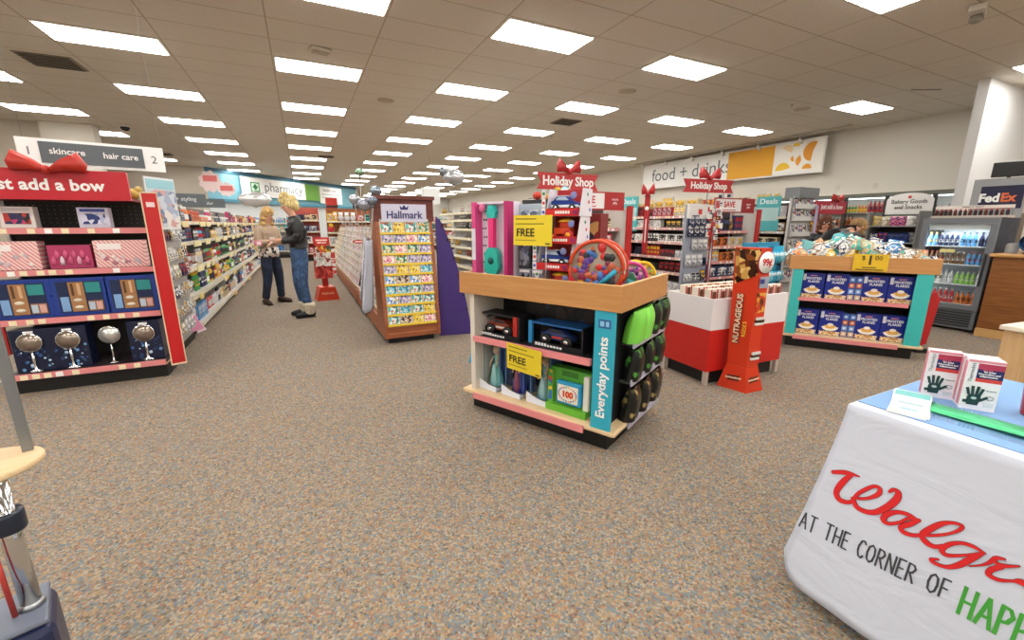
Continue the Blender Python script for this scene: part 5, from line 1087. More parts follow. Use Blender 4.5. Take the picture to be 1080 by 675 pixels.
# magazine rack
t = thing('magazine_rack', 'white wire magazine rack standing before the far right shelves', 'magazine rack', (7.78, 4.62, 0), .05)
MB().box(0, .68, .1, .14, 0.1, 1.8, M('c4c2be')).build('back_panel', t); MB().box(0, .68, 0, .4, 0, .1, M('b4b2ae')).build('base', t); MB().box(.02, .66, .0, .25, 1.801, 1.98, M('7c8084'), bev=.005).build('top_bin', t)
MGC = [['a8a8ac', 'e0e0e0', '5a5a64', 'c84a4a'], ['2a3a6a', '7a8ab0', 'e8e4dc', 'b8342c'], ['c8b8a0', 'e8e4dc', '6a4a3a', '3a3a3a'], ['8a8a92', 'd0d0d4', '2a2a30']]
for j, z in enumerate((.35, .62, .89, 1.16, 1.43, 1.64)):
    tr_ = MB().box(0, .68, .02, .03, z-.02, z+.06, M('dcdad6')).box(0, .68, .031, .099, z-.02, z-.012, M('dcdad6')).build('wire_tray', t)
    for i in range(5):
        o = MB().box(-.06, .06, -.003, .003, 0, .2, M('e0dedc')).box(-.056, .056, -.005, -.0031, .004, .196, PRINT(MGC[(i+j) % 4], 30)).build('magazine'); o.matrix_world = mw(t) @ Matrix.Translation((.075+i*.132, .06, z-.01)) @ Matrix.Rotation(-.1, 4, 'X')
        tag(o, 'magazine in tray %s of the white rack, %s from the left' % (['one', 'two', 'three', 'four', 'five', 'six'][j], ['first', 'second', 'third', 'fourth', 'fifth'][i]), 'magazine', 'magazines on the white rack')
# centre snack row behind slipper rack
# ------------------------------------------------------------------ right wall coolers
t = thing('wall_cooler', 'dark framed glass door coolers along the right wall', 'refrigerator', (11.95, 7.6, 0), -pi/2)   # local x -> -y, front -> -x
CW = 4.1
bx('cabinet', 0, CW, .3, .39, 0, 2.05, M('e4e2dc'), t); bx('base', 0, CW, 0, .299, 0, .25, M('3a3a38'), t); bx('top', 0, CW, 0, .299, 1.98, 2.05, M('6a6a5e'), t)
for i in range(6):
    x = i*CW/5; bx('door_frame', x-.035, x+.035, -.02, .03, .26, 1.979, M('2c2c28'), t)
for z in (.6, .95, 1.3, 1.62):
    bx('shelf', 0.04, CW-.04, .06, .299, z-.015, z, M('d8d8d4'), t); stock(mw(t), z, .08, CW-.08, .12, ['soda_bottle', 'bottle'], ['d8702a', 'b8242c', '7a5230', '2f8f4a', 'e8b82a', 'e8e6e0'], 'shelf at %d cm, right wall coolers' % int(z*100), facings=(3, 7), sc=1.15)
for i in range(5): MB().box(i*CW/5+.036, (i+1)*CW/5-.036, .0, .006, .261, 1.978, GLASS()).build('glass_pane', t)
MB().box(.05, CW-.05, .04, .06, 1.93, 1.95, M('f6fbff', emit=4)).build('cooler_lamp', t)
t = thing('bakery_sign', 'white oval topped sign reading Bakery Goods and Snacks', 'sign', (11.3, 4.48, 0), -pi/2); MB().prism([(-.38, 1.5), (.39, 1.5), (.39, 1.84)] + [(.38*cos(a), 1.84+.14*sin(a)) for a in [pi*i/14 for i in range(1, 14)]] + [(-.38, 1.84)], 0, .02, M('ebe8e4')).build('panel', t)
text('Bakery Goods\nand Snacks', .112, M('4a4a48'), t, (0, -.004, 1.75), sx=.92, bold=.001); MB().lathe([(.03, 0), (.03, .004)], M('c83a30'), 12, tf=RX(0, -.001, 1.90, rx=pi/2)).build('red_mark', t)
for s in (-.3, .3): MB().tube([(s, .03, 0), (s, .03, 1.5)], .015, GREY).build('post', t)
t = thing('snack_shelf_rack', 'grey metal rack of snack bags below the bakery sign', 'display rack', (10.55, 4.78, 0), -pi/2)
bx('side_frame', -.02, 0, 0, .5, 0, 1.6, M('8a8a88'), t); bx('side_frame', .78, .80, 0, .5, 0, 1.6, M('8a8a88'), t); bx('back_panel', 0.001, .779, .47, .5, 0.05, 1.55, M('5a5a58'), t)
random.seed(121)
for j, (z, cols) in enumerate([(.35, ['24305a']), (.72, ['24305a', '1f3f8f']), (1.0, ['24305a', '1f3f8f', 'c8c8cc']), (1.32, ['e8e6e0', 'd8c8a0', 'b8242c', 'e87aa8'])]):
    bx('shelf', .001, .779, .0, .469, z-.02, z, M('9a9a98'), t)
    for rr in range(2): stock(mw(t), z+.0, .02, .77, .10+.16*rr, ['snack_bag'], cols, 'shelf %s, grey rack below bakery sign' % ['one', 'two', 'three', 'four'][j], facings=(1, 3), sc=.95, gap=-.02)
for j, x in enumerate((10.9, 10.2)):
    pass
# wall plates
for i, (y, z, l) in enumerate([(6.4, 2.25, 'small beige wall plate above the coolers, left one'), (5.6, 2.25, 'small beige wall plate above the coolers, right one')]):
    t = thing('wall_plate', l, 'wall plate', (XW-.001, y, z), -pi/2); MB().box(-.05, .05, -.012, 0, -.06, .06, M('cfc8b8'), bev=.003).build('plate', t)
# ------------------------------------------------------------------ drinks fridge (front faces -x)
t = thing('drinks_fridge', 'dark grey drinks fridge with lit glass door left of the counter', 'refrigerator', (7.5, 2.77, 0), -pi/2)
FW, FH, FDp = .70, 1.43, .62
FG = M('6a6e74', .35)
bx('side_panel', 0, .02, .03, FDp, 0.04, FH, M('2c3138'), t); bx('side_panel', FW-.02, FW, .03, FDp, 0.04, FH, M('222a3c'), t); bx('back_panel', .021, FW-.021, FDp-.03, FDp, .04, FH, M('d8dcde'), t)
bx('top_panel', .0205, FW-.0205, .03, FDp-.031, FH-.03, FH, M('3a3e44'), t); bx('bottom_panel', .0205, FW-.0205, .03, FDp-.031, .28, .31, M('d0d4d6'), t)
gr = MB().box(.01, FW-.01, .0, .06, .04, .279, M('6a6e72'))
for i in range(6): gr.box(.04, FW-.05, -.012, -.0005, .07+i*.033, .085+i*.033, M('1a1c20'))
gr.build('grille', t)
dr_ = MB().box(0, FW, -.03, .029, .285, .345, FG).box(0, FW, -.03, .029, FH-.07, FH, FG).box(0, .06, -.03, .029, .3455, FH-.0705, FG).box(FW-.06, FW, -.03, .029, .3455, FH-.0705, FG).build('door', t)
MB().box(.0605, FW-.0605, -.008, -.003, .346, FH-.071, GLASS()).build('glass', dr_); MB().box(FW-.05, FW-.03, -.055, -.0305, .6, 1.0, M('202226'), bev=.004).build('handle', dr_)
MB().box(.06, FW-.06, .035, .05, FH-.12, FH-.075, M('f4faff', emit=45)).box(.024, .034, .06, .075, .35, FH-.1, M('f4faff', emit=40)).build('interior_lamp', t)
bx('header_panel', .061, FW-.061, .0295, .034, FH-.15, FH-.071, M('e4e8ea', .4), t)
FM = mw(t); random.seed(131)
for j, (z, cols) in enumerate([(.345, ['a01a20', 'd8702a', '151518', 'b8242c']), (.60, ['e8e6e0', '8ac24a', 'c8c8cc', 'e8e6e0']), (.85, ['7a5230', '5fa0d8', 'c8c8cc', '5fa0d8']), (1.08, ['5fa0d8', 'e8b82a', '24305a', '5fa0d8'])]):
    bx('shelf', .022, FW-.022, .07, FDp-.04, z-.015, z-.003, M('e4e8ea'), t); stock(FM, z-.002, .035, FW-.035, .12, ['soda_bottle'], cols, 'shelf %s of the drinks fridge' % ['one', 'two', 'three', 'four'][j], facings=(2, 4), sc=.76, maxh=.2, gap=.002, fill=1)
m = MB(); [m.box(.2+.05*i, .245+.05*i, .05, .068, .995-.0, 1.035, M('f0dc90')) for i in range(3)]; m.build('price_tags', t)
for x in (.05, FW-.1): bx('foot', x, x+.05, .1, .15, 0, .039, BLACK, t)
# energy drink rack on the fridge
t = thing('shot_bottle_rack', 'low rack of small dark shot bottles on top of the fridge', 'display rack', (7.62, 2.76, FH), -pi/2)
bx('tray', 0, .72, 0, .18, 0.001, .03, M('b8aca0'), t); bx('banner', 0, .72, .1, .11, .115, .155, M('e4dcd4'), t); text('ENERGY SHOT', .03, M('5a3a38'), t, (.36, .098, .135)); bx('uprights', .0, .02, .1, .11, .031, .114, GREY, t); bx('uprights', .70, .72, .1, .11, .031, .114, GREY, t)
for i in range(15):
    o = MB().lathe([(.018, 0), (.018, .055), (.008, .065)], M(['3a1a18', '5a2a20', '2a1a28'][i % 3]), 8).lathe([(.01, .065), (.01, .08)], M('c83a2a'), 8).build('shot_bottle'); o.matrix_world = mw(t) @ Matrix.Translation((.035+i*.0465, .05, .031)); tag(o, 'tiny dark shot bottle in the fridge top rack, %s from left' % nth(i+1), 'bottle', 'shot bottles in the rack on the fridge')
# parcel sign and counter behind
t = thing('parcel_sign_board', 'grey board with a navy parcel service sign right of the fridge top', 'sign', (8.6, 2.72, 0), -pi/2); bx('board', 0, .52, 0, .03, 1.3, 1.96, M('9a9c9e'), t); bx('navy_panel', .09, .50, -.008, -.0005, 1.56, 1.86, M('16163c'), t)
text('Fed', .155, WHITE, t, (.185, -.011, 1.70), bold=.006, sx=.9); text('Ex', .155, M('d86a3a'), t, (.365, -.011, 1.70), bold=.006, sx=.9); bx('pedestal', .05, .47, .031, .4, 0, 1.5, M('6a5a4a'), t)
t = thing('desk_monitor', 'black monitor above the parcel sign board', 'monitor', (8.95, 2.5, 1.5), -pi/2+.2); MB().box(-.17, .17, 0, .04, .50, .70, M('0c0c0e', .3), bev=.01).build('screen', t); MB().tube([(0, .05, .01), (0, .05, .6)], .02, BLACK).lathe([(.1, 0), (.09, .012)], BLACK, 16, c=(0, .05, .001)).build('stand', t)
t = thing('lamp_arm', 'thin white lamp arm reaching up beside the monitor', 'lamp', (9.0, 2.32, 1.501)); MB().lathe([(.06, 0), (.05, .015)], LGREY, 14).tube([(0, 0, .015), (0, 0, .65), (.1, -.2, .85)], .012, M('e0ddd6')).build('arm', t); MB().lathe([(.1, 0), (.04, .1)], M('d8d0c4'), 14, c=(.12, -.24, .78)).build('shade', t)
t = thing('wooden_counter', 'wooden checkout counter with a rounded pale top edge', 'counter', (7.42, 2.03, 0), -pi/2)
bx('front_panel', 0, 2.6, 0, .04, .1, .97, OAK, t); bx('side_panel', 0, .04, .041, .75, .1, .97, OAK, t); bx('plinth', -.0, 2.6, -.02, .03, 0, .099, M('c49a62'), t); MB().box(-.03, 2.6, -.04, .8, .971, 1.01, WOOD('b8864c', 'cc9c62', axis=0), bev=.012).build('worktop', t); bx('back_panel', 0.041, 2.6, .71, .75, .0, .97, OAK, t)
t = thing('glass_jar', 'clear glass jar on the checkout counter beside the post', 'jar', (7.66, 1.96, 1.011)); MB().lathe([(.05, 0), (.06, .02), (.06, .1), (.04, .12)], M('c8ccd0', .1, 0, 0, .6), 16).build('body', t)
t = thing('globe_ornament', 'dark blue globe shaped ornament on the counter at the frame edge', 'ornament', (7.62, 1.80, 1.011)); MB().ball((0, 0, .13), .11, PRINT(['16305a', '2a6aa0', '0c1c3a', '5a9ac0'], 16, .2), 18).build('globe', t); MB().lathe([(.06, 0), (.04, .03)], BLACK, 14).build('foot', t)
t = thing('grey_sign_post', 'slim light grey upright at the right edge above the counter', 'post', (7.95, 1.93, 1.011)); MB().box(-.03, .03, -.02, .02, 0, .75, M('b8b4ae')).build('post', t)
# ------------------------------------------------------------------ people
def skin(name, pts, edges, mat, parent=None, sub=2, root=0, extra=None, puff=None):
    """pts: list of ((x,y,z),(rx,ry))"""
    me = bpy.data.meshes.new(name); me.from_pydata([p[0] for p in pts], edges, []); o = bpy.data.objects.new(name, me); COL.objects.link(o)
    s = o.modifiers.new('skin', 'SKIN'); s.use_smooth_shade = True; s.branch_smoothing = .6
    for i, v in enumerate(me.skin_vertices[0].data): v.radius = pts[i][1]; v.use_root = (i == root)
    d = o.modifiers.new('sub', 'SUBSURF'); d.levels = sub; d.render_levels = sub
    nm = bpy.data.meshes.new_from_object(o.evaluated_get(bpy.context.evaluated_depsgraph_get())); bpy.data.objects.remove(o)
    nm.materials.clear(); nm.materials.append(mat if not isinstance(mat, list) else mat[0])
    for p in nm.polygons: p.use_smooth = True
    if puff:
        nm.update()
        nv = [v.normal.copy() for v in nm.vertices]
        for v, n in zip(nm.vertices, nv): v.co += n*puff(v.co)
    if extra:
        m = MB(); m.v = [tuple(v.co) for v in nm.vertices]; m.f = [list(p.vertices) for p in nm.polygons]; m.mats = [nm.materials[0]]; m.mi = [0]*len(m.f); m.sm = [True]*len(m.f)
        extra(m); nm = m.mesh(name)
    ob = bpy.data.objects.new(name, nm); COL.objects.link(ob)
    if parent: ob.parent = parent
    nm.name = name; return ob
SKIN = M('d8a488', .5)
def hand_chain(pts, ed, wi, wrist, d, side, sc=1.0):
    """adds palm + five fingers; d = pointing direction"""
    d = Vector(d).normalized(); up = Vector((0, 0, 1)); lat = d.cross(up).normalized(); dn = lat.cross(d).normalized()
    w = Vector(wrist); palm = w + d*.05; pts.append((tuple(palm), (.022, .03))); pi_ = len(pts)-1; ed.append((wi, pi_))
    for k, (off, ln) in enumerate(((-.028, .055), (-.010, .065), (.009, .06), (.027, .048))):
        a = palm + lat*off + d*.03; b = a + d*ln*.5 - dn*.006; c = b + d*ln*.4 - dn*.022
        i0 = len(pts); pts += [(tuple(a), (.010, .010)), (tuple(b), (.009, .009)), (tuple(c), (.007, .007))]; ed += [(pi_, i0), (i0, i0+1), (i0+1, i0+2)]
    a = palm - d*.015 + lat*side*.034; b = a + d*.03 + lat*side*.012; i0 = len(pts); pts += [(tuple(a), (.011, .011)), (tuple(b), (.009, .009))]; ed += [(pi_, i0), (i0, i0+1)]
def figure(label, loc, rz, J, cols, H=1.0, hair=None, puffy=True, skirt=False, group=None):
    t = thing('person', label, 'person', loc, rz)
    P = lambda k: tuple(Vector(J[k])*H)
    # body: one continuous surface
    pts = []; ed = []; ix = {}
    def add(k, r, par=None, pos=None):
        pts.append((pos or P(k), (r[0]*H, r[1]*H))); ix[k] = len(pts)-1
        if par is not None: ed.append((ix[par], ix[k]))
    add('pelvis', (.10, .085)); add('waist', (.085, .07), 'pelvis'); add('chest', (.10, .08), 'waist'); add('neckb', (.055, .05), 'chest'); add('neck', (.045, .045), 'neckb'); add('head0', (.062, .07), 'neck'); add('head1', (.076, .088), 'head0'); add('head2', (.06, .07), 'head1')
    for s in 'LR':
        add('sh'+s, (.048, .045), 'chest'); add('el'+s, (.042, .042), 'sh'+s); add('wr'+s, (.026, .026), 'el'+s)
        add('hip'+s, (.095, .09), 'pelvis'); add('kn'+s, (.056, .056), 'hip'+s); add('an'+s, (.037, .037), 'kn'+s); add('toe'+s, (.022, .018), 'an'+s)
    for s, sg in (('L', -1), ('R', 1)):
        d = Vector(J['wr'+s]) - Vector(J['el'+s]); hand_chain(pts, ed, ix['wr'+s], P('wr'+s), d, -sg)
    hd = (Vector(J['head1'])*H); fwd = Vector(J.get('face', (0, -1, -.2))).normalized(); up = (Vector(J['head2'])-Vector(J['head0'])).normalized(); lat = fwd.cross(up).normalized(); up = lat.cross(fwd)
    Mh = Matrix((lat, fwd, up)).transposed().to_4x4(); Mh.translation = hd
    def feats(m):
        m.ball((0, .085, -.005), .016, SKIN, 8, tf=Mh, sc=(.8, 1.1, 1.3)); 
        for s in (-1, 1): m.ball((s*.078, -.005, -.01), .02, SKIN, 8, tf=Mh, sc=(.4, .8, 1.3))
        for s in (-1, 1): m.ball((s*.03, .074, .018), .0105, M('f0ece8', .3), 8, tf=Mh); m.ball((s*.03, .0825, .018), .005, M('3a2a20', .2), 6, tf=Mh)
        m.ball((0, .078, -.045), .018, M('b05a54', .4), 8, tf=Mh, sc=(1.2, .4, .35))
    skin('body', pts, ed, SKIN, t, extra=feats)
    # trousers
    jm = M(cols['legs'], .8); g = 1.14
    pts2 = [(P('waist'), (.13*H, .11*H)), (P('pelvis'), (.165*H, .145*H))]; ed2 = [(0, 1)]
    for s in 'LR':
        n = len(pts2); k = Vector(P('kn'+s)); a = Vector(P('an'+s)); pts2 += [(P('hip'+s), (.122*H, .12*H)), (tuple(k), (.082*H, .082*H)), (tuple(k*.35+a*.65), (.066*H, .066*H)), (tuple(a + Vector((0, 0, .0))), (cols.get('cuff', .052)*H,)*2)]
        ed2 += [(1, n), (n, n+1), (n+1, n+2), (n+2, n+3)]
    skin('trousers', pts2, ed2, PRINT([cols['legs'], shade(cols['legs'], .85), shade(cols['legs'], 1.12)], 9, .85, noise=True), t, root=1)
    # jacket
    jk = M(cols['top'], .45 if puffy else .8)
    pts3 = [(tuple(Vector(P('pelvis'))+Vector((0, 0, .02))), (.185*H, .16*H)), (P('waist'), (.172*H, .155*H)), (P('chest'), (.19*H, .165*H)), (P('neckb'), (.085*H, .085*H)), (tuple(Vector(P('neckb'))*.35+Vector(P('neck'))*.65), (.072*H, .072*H))]; ed3 = [(0, 1), (1, 2), (2, 3), (3, 4)]
    for s in 'LR':
        n = len(pts3); e, w, sh = Vector(P('el'+s)), Vector(P('wr'+s)), Vector(P('sh'+s)); pts3 += [(tuple(sh), (.09*H, .088*H)), (tuple(sh*.5+e*.5), (.078*H, .078*H)), (tuple(e), (.068*H, .068*H)), (tuple(e*.15+w*.85), (.048*H, .048*H))]; ed3 += [(2, n), (n, n+1), (n+1, n+2), (n+2, n+3)]
    skin('jacket', pts3, ed3, jk, t, root=1, puff=(lambda c: .007*math.sin(c.z*75)) if puffy else (lambda c: .003*math.sin(c.z*40+c.x*30)))
    if cols.get('hem'):
        hm = MB().lathe([(.168*H, -.10), (.172*H, -.02), (.165*H, .06)], PRINT(cols['hem'], 25, .8), 20, c=P('pelvis'), flat=.82); hm.build('shirt_hem', t)
    # shoes / boots
    for s in 'LR':
        a = Vector(P('an'+s)); to = Vector(P('toe'+s)); d = (to-a); d.z = 0; d.normalize()
        b0 = Vector((a.x, a.y, 0)); sm_ = M(cols['shoe'], .6)
        MB().tube([b0-d*.075+Vector((0, 0, .04)), b0-d*.06+Vector((0, 0, .048)), b0+Vector((0, 0, .055)), b0+d*.07+Vector((0, 0, .048)), b0+d*.14+Vector((0, 0, .04)), b0+d*.185+Vector((0, 0, .034)), b0+d*.2+Vector((0, 0, .03))], [.015, .040, .052, .047, .040, .028, .010], sm_, 12).box(-.038, .038, -.19, .07, .002, .012, M('1a1a1a'), tf=Matrix.Translation(b0) @ Matrix.Rotation(math.atan2(d.x, -d.y), 4, 'Z')).build('shoe', t)
        if cols.get('boot'): MB().lathe([(.060, -.045), (.072, -.02), (.068, .01), (.082, .05), (.088, .09), (.078, .125), (.055, .13)], PRINT([cols['boot'], shade(cols['boot'], .85), shade(cols['boot'], 1.1)], 60, .95, (1, 1, 1), True), 16, c=tuple(a)).build('boot_cuff', t)
    # hair
    if hair: hair(t, Mh, H)
    return t
def cloudhair(t, Mh, balls, c, n=1):
    m = MB(); hm = PRINT([c, shade(c, .85), shade(c, 1.12)], 45, .7, (1, 1, .25), True)
    for (x, y, z, r) in balls: m.ball((x, y, z), r, hm, 14, tf=Mh, sc=(1, 1, 1))
    o = m.build('hair', t)
    return o
def updo(t, Mh, H): 
    random.seed(5)
    B = [(0, -.03, .035, .098), (0, -.02, .075, .088), (0, -.07, -.01, .082), (0, -.08, -.05, .06), (.06, -.03, .0, .05), (-.06, -.03, .0, .05), (0, -.02, .13, .06), (.035, .0, .14, .04), (-.04, -.03, .13, .045), (0, .04, .085, .05), (.03, .045, .08, .035), (-.03, .05, .08, .035), (0, -.1, .06, .05)]
    B += [(random.uniform(-.07, .07), random.uniform(-.1, .04), random.uniform(.05, .16), .026) for i in range(14)]
    cloudhair(t, Mh, B, 'e6cd8e')
def longhair(t, Mh, H):
    B = [(0, -.02, .04, .097), (0, -.03, .07, .08), (0, -.06, -.03, .085), (0, -.075, -.1, .075), (0, -.08, -.18, .075), (.065, -.01, -.06, .042), (-.065, -.01, -.06, .042), (.075, .01, -.14, .042), (-.075, .01, -.14, .042), (.08, .04, -.22, .04), (-.08, .04, -.22, .04), (.08, .05, -.30, .035), (-.08, .05, -.30, .035), (0, -.08, -.26, .07), (.03, .035, .085, .04), (-.03, .035, .085, .04)]
    cloudhair(t, Mh, B, 'c8a468')
J1 = dict(pelvis=(0, .02, .95), waist=(0, .0, 1.09), chest=(0, .01, 1.28), neckb=(0, -.005, 1.40), neck=(0, -.025, 1.45), head0=(0, -.045, 1.50), head1=(0, -.06, 1.565), head2=(0, -.062, 1.62), face=(0, -1, -.4),
          shL=(-.155, .01, 1.36), elL=(-.20, .0, 1.10), wrL=(-.10, -.24, 1.06), shR=(.155, .01, 1.36), elR=(.20, -.0, 1.10), wrR=(.10, -.25, 1.10),
          hipL=(-.085, .02, .88), knL=(-.095, -.02, .49), anL=(-.10, .03, .09), toeL=(-.12, -.12, .03), hipR=(.085, .02, .88), knR=(.10, .0, .49), anR=(.11, .06, .09), toeR=(.12, -.08, .03))
w1 = figure('person with pinned blonde hair in a black puffer jacket and blue jeans', (-.08, 6.95, 0), R(-82), J1, dict(top='060608', legs='3d5a82', shoe='14161e', boot='d8ccb4', cuff=.046), H=1.03, hair=updo)
J2 = {k: v for k, v in J1.items()}
J2.update(dict(wrL=(-.08, -.26, 1.10), wrR=(.07, -.27, 1.12), knL=(-.10, .0, .49), anL=(-.16, .05, .09), toeL=(-.2, -.09, .03), anR=(.14, .02, .09), toeR=(.17, -.12, .03), knR=(.12, -.01, .49), face=(0, -1, -.3)))
w2 = figure('person with long blonde hair in a beige jacket and dark jeans', (-.52, 8.35, 0), R(42), J2, dict(top='b09a84', legs='1e2a40', shoe='3a2a20', cuff=.07, hem=['e8e4dc', '2a2a2a', 'c8b8a8']), H=.955, hair=longhair, puffy=False)
g = thing('pink_package', 'small pink package held by the person in the beige jacket', 'package', (-.66, 8.06, 1.04), .6); MB().box(-.05, .05, -.03, .03, -.03, .05, M('d88a9a'), bev=.006).box(-.03, .03, -.032, -.0305, -.01, .03, M('f0dce0')).build('box', g)
g = thing('small_box_in_hand', 'small white box held by the person in the black jacket', 'package', (-.38, 6.94, 1.12), .2); MB().box(-.03, .03, -.025, .025, -.02, .05, M('e4dcd8'), bev=.004).box(-.02, .02, -.0265, -.0255, 0, .03, M('c87a7a')).build('box', g)
# two people behind the cereal table
def curtain(t, Mh, H): cloudhair(t, Mh, [(0, -.02, .04, .097), (0, -.05, 0, .09), (0, 0, .09, .075), (0, .05, .08, .055), (0, .08, .05, .045), (.07, .02, .02, .05), (-.07, .02, .02, .05), (.06, .07, -.02, .04), (-.06, .07, -.02, .04), (0, .11, .02, .05), (.02, .15, 0, .035)], 'a07c50')
def brown(t, Mh, H): cloudhair(t, Mh, [(0, -.02, .04, .099), (0, -.06, -.02, .09), (0, -.07, -.1, .07), (.07, -.01, -.05, .045), (-.07, -.01, -.05, .045), (.075, 0, -.12, .04), (-.075, 0, -.12, .04), (.03, .04, .085, .04), (-.03, .04, .085, .04)], '6a3e28')
JB = dict(pelvis=(0, .14, .90), waist=(0, .0, 1.02), chest=(0, -.24, 1.14), neckb=(0, -.40, 1.20), neck=(0, -.45, 1.21), head0=(0, -.50, 1.22), head1=(0, -.56, 1.25), head2=(0, -.61, 1.28), face=(0, -.4, -1),
          shL=(-.16, -.32, 1.16), elL=(-.2, -.38, .92), wrL=(-.15, -.55, .78), shR=(.16, -.32, 1.16), elR=(.2, -.40, .92), wrR=(.15, -.56, .80),
          hipL=(-.09, .12, .85), knL=(-.1, .03, .48), anL=(-.1, .08, .09), toeL=(-.11, -.07, .03), hipR=(.09, .12, .85), knR=(.1, .03, .48), anR=(.1, .08, .09), toeR=(.11, -.07, .03))
figure('person in a black jacket bending over behind the cereal table, light brown hair falling forward', (6.95, 3.62, 0), R(82), JB, dict(top='131318', legs='23283a', shoe='1c1c20'), H=1.05, hair=curtain)
J4 = dict(J1); J4.update(dict(wrR=(.03, -.16, 1.34), elR=(.2, -.12, 1.14), face=(0, -1, -.1)))
figure('person with reddish brown hair and a hand near the mouth behind the cereal table', (7.62, 4.05, 0), R(-52), J4, dict(top='1a1a20', legs='2a2c3a', shoe='1c1c20'), H=.87, hair=brown)
# ------------------------------------------------------------------ clothed table at the right foreground
t = thing('folding_display_table', 'black framed table hidden under the white printed cloth', 'table', (1.66, .68, 0), -pi/2)   # local x -> -y
TL, TW = 1.9, .80
bx('tabletop', 0, TL, 0, TW, .71, .742, M('5a5a5c'), t)
for x, y in ((.03, .04), (TL-.06, .04), (.03, TW-.06), (TL-.06, TW-.06)): bx('leg', x, x+.03, y, y+.03, 0.0, .709, M('2a2a2c'), t)
bx('lower_box', -.02, TL-.1, .0, .10, 0, .10, M('0e0e10'), t)
CLOTH = bpy.data.materials.new('white_polyester'); CLOTH.use_nodes = True
_n = CLOTH.node_tree; _b = _n.nodes['Principled BSDF']; _b.inputs['Base Color'].default_value = lin('c6cbd9'); _b.inputs['Roughness'].default_value = .7
_t = _n.nodes.new('ShaderNodeTexCoord'); _m = _n.nodes.new('ShaderNodeMapping'); _m.inputs['Scale'].default_value = (1, 1.4, 3.2); _m.inputs['Rotation'].default_value = (.5, 0, 0)
_w = _n.nodes.new('ShaderNodeTexNoise'); _w.inputs['Scale'].default_value = 2.2; _w.inputs['Detail'].default_value = 3; _w.inputs['Distortion'].default_value = 1.2
_p = _n.nodes.new('ShaderNodeBump'); _p.inputs['Strength'].default_value = .16; _p.inputs['Distance'].default_value = .05
_n.links.new(_t.outputs['Object'], _m.inputs[0]); _n.links.new(_m.outputs[0], _w.inputs['Vector']); _n.links.new(_w.outputs['Fac'], _p.inputs['Height']); _n.links.new(_p.outputs[0], _b.inputs['Normal'])
clo = thing('tablecloth', 'white tablecloth with red script and green lettering hanging to the floor', 'tablecloth', (0, 0, 0))
def drape(s, v, off=0.0):
    """s = -y along the table, v <= 0 distance down the front; v > 0 on top"""
    if v >= 0: return Vector((1.64 + v, -s, .7455 + off))
    k = .13/.707; kz = .695/.707
    fold = .012*math.sin(s*9+1.0)*min(1, -v/.7)**2 + .004*math.sin(s*23)*min(1, -v/.7) + .0025*math.sin(s*3+v*7)
    return Vector((1.64 + v*k - fold - off, -s, .745 + v*kz + off*.18))
def cloth_edge(q):   # left silhouette of the front drop, q 0..1 downwards
    return -.705 - .065*q**1.4
m = MB(); nu, nv = 90, 26; vs = []; fs = []
LOW = .705
for j in range(nv+1):
    q = j/nv
    for i in range(nu+1):
        u = i/nu; s0 = cloth_edge(q); s = s0 + (1.25 - s0)*u; v = -LOW*q
        d = s - s0; rnd = .10
        lift = 0
        if d < rnd: lift = (rnd - math.sqrt(max(0, rnd**2 - (rnd-d)**2)))*1.0
        hemz = LOW - lift
        v = -min(hemz, LOW)*q
        p = drape(s, v); 
        if q < .001: p = drape(s, -0.0)
        vs.append(tuple(p))
for j in range(nv):
    for i in range(nu): a = j*(nu+1)+i; fs.append((a, a+1, a+nu+2, a+nu+1))
m.add(vs, fs, CLOTH, True)
b0 = len(m.v)
# top of the cloth and the hanging left end
top = MB(); top.box(1.64, 2.46, -1.25, .705, .7425, .7455, CLOTH); top.build('cloth_top', clo)
vs = []; fs = []
for j in range(15):
    q = j/14
    for i in range(25):
        u = i/24; x = 1.645 - .105*q + (.84)*u; vs.append((x + .0, .700 + .03*q**1.4 + .008*sin(u*22)*q, .745 - .695*q + (.10*max(0, 1-u*10)**2)*q))
for j in range(14):
    for i in range(24): a = j*25+i; fs.append((a, a+1, a+26, a+25))
m.add(vs, fs, CLOTH, True)
dr = m.build('cloth_drop', clo); so = dr.modifiers.new('thickness', 'SOLIDIFY'); so.thickness = .0015; so.offset = 1 if False else 0
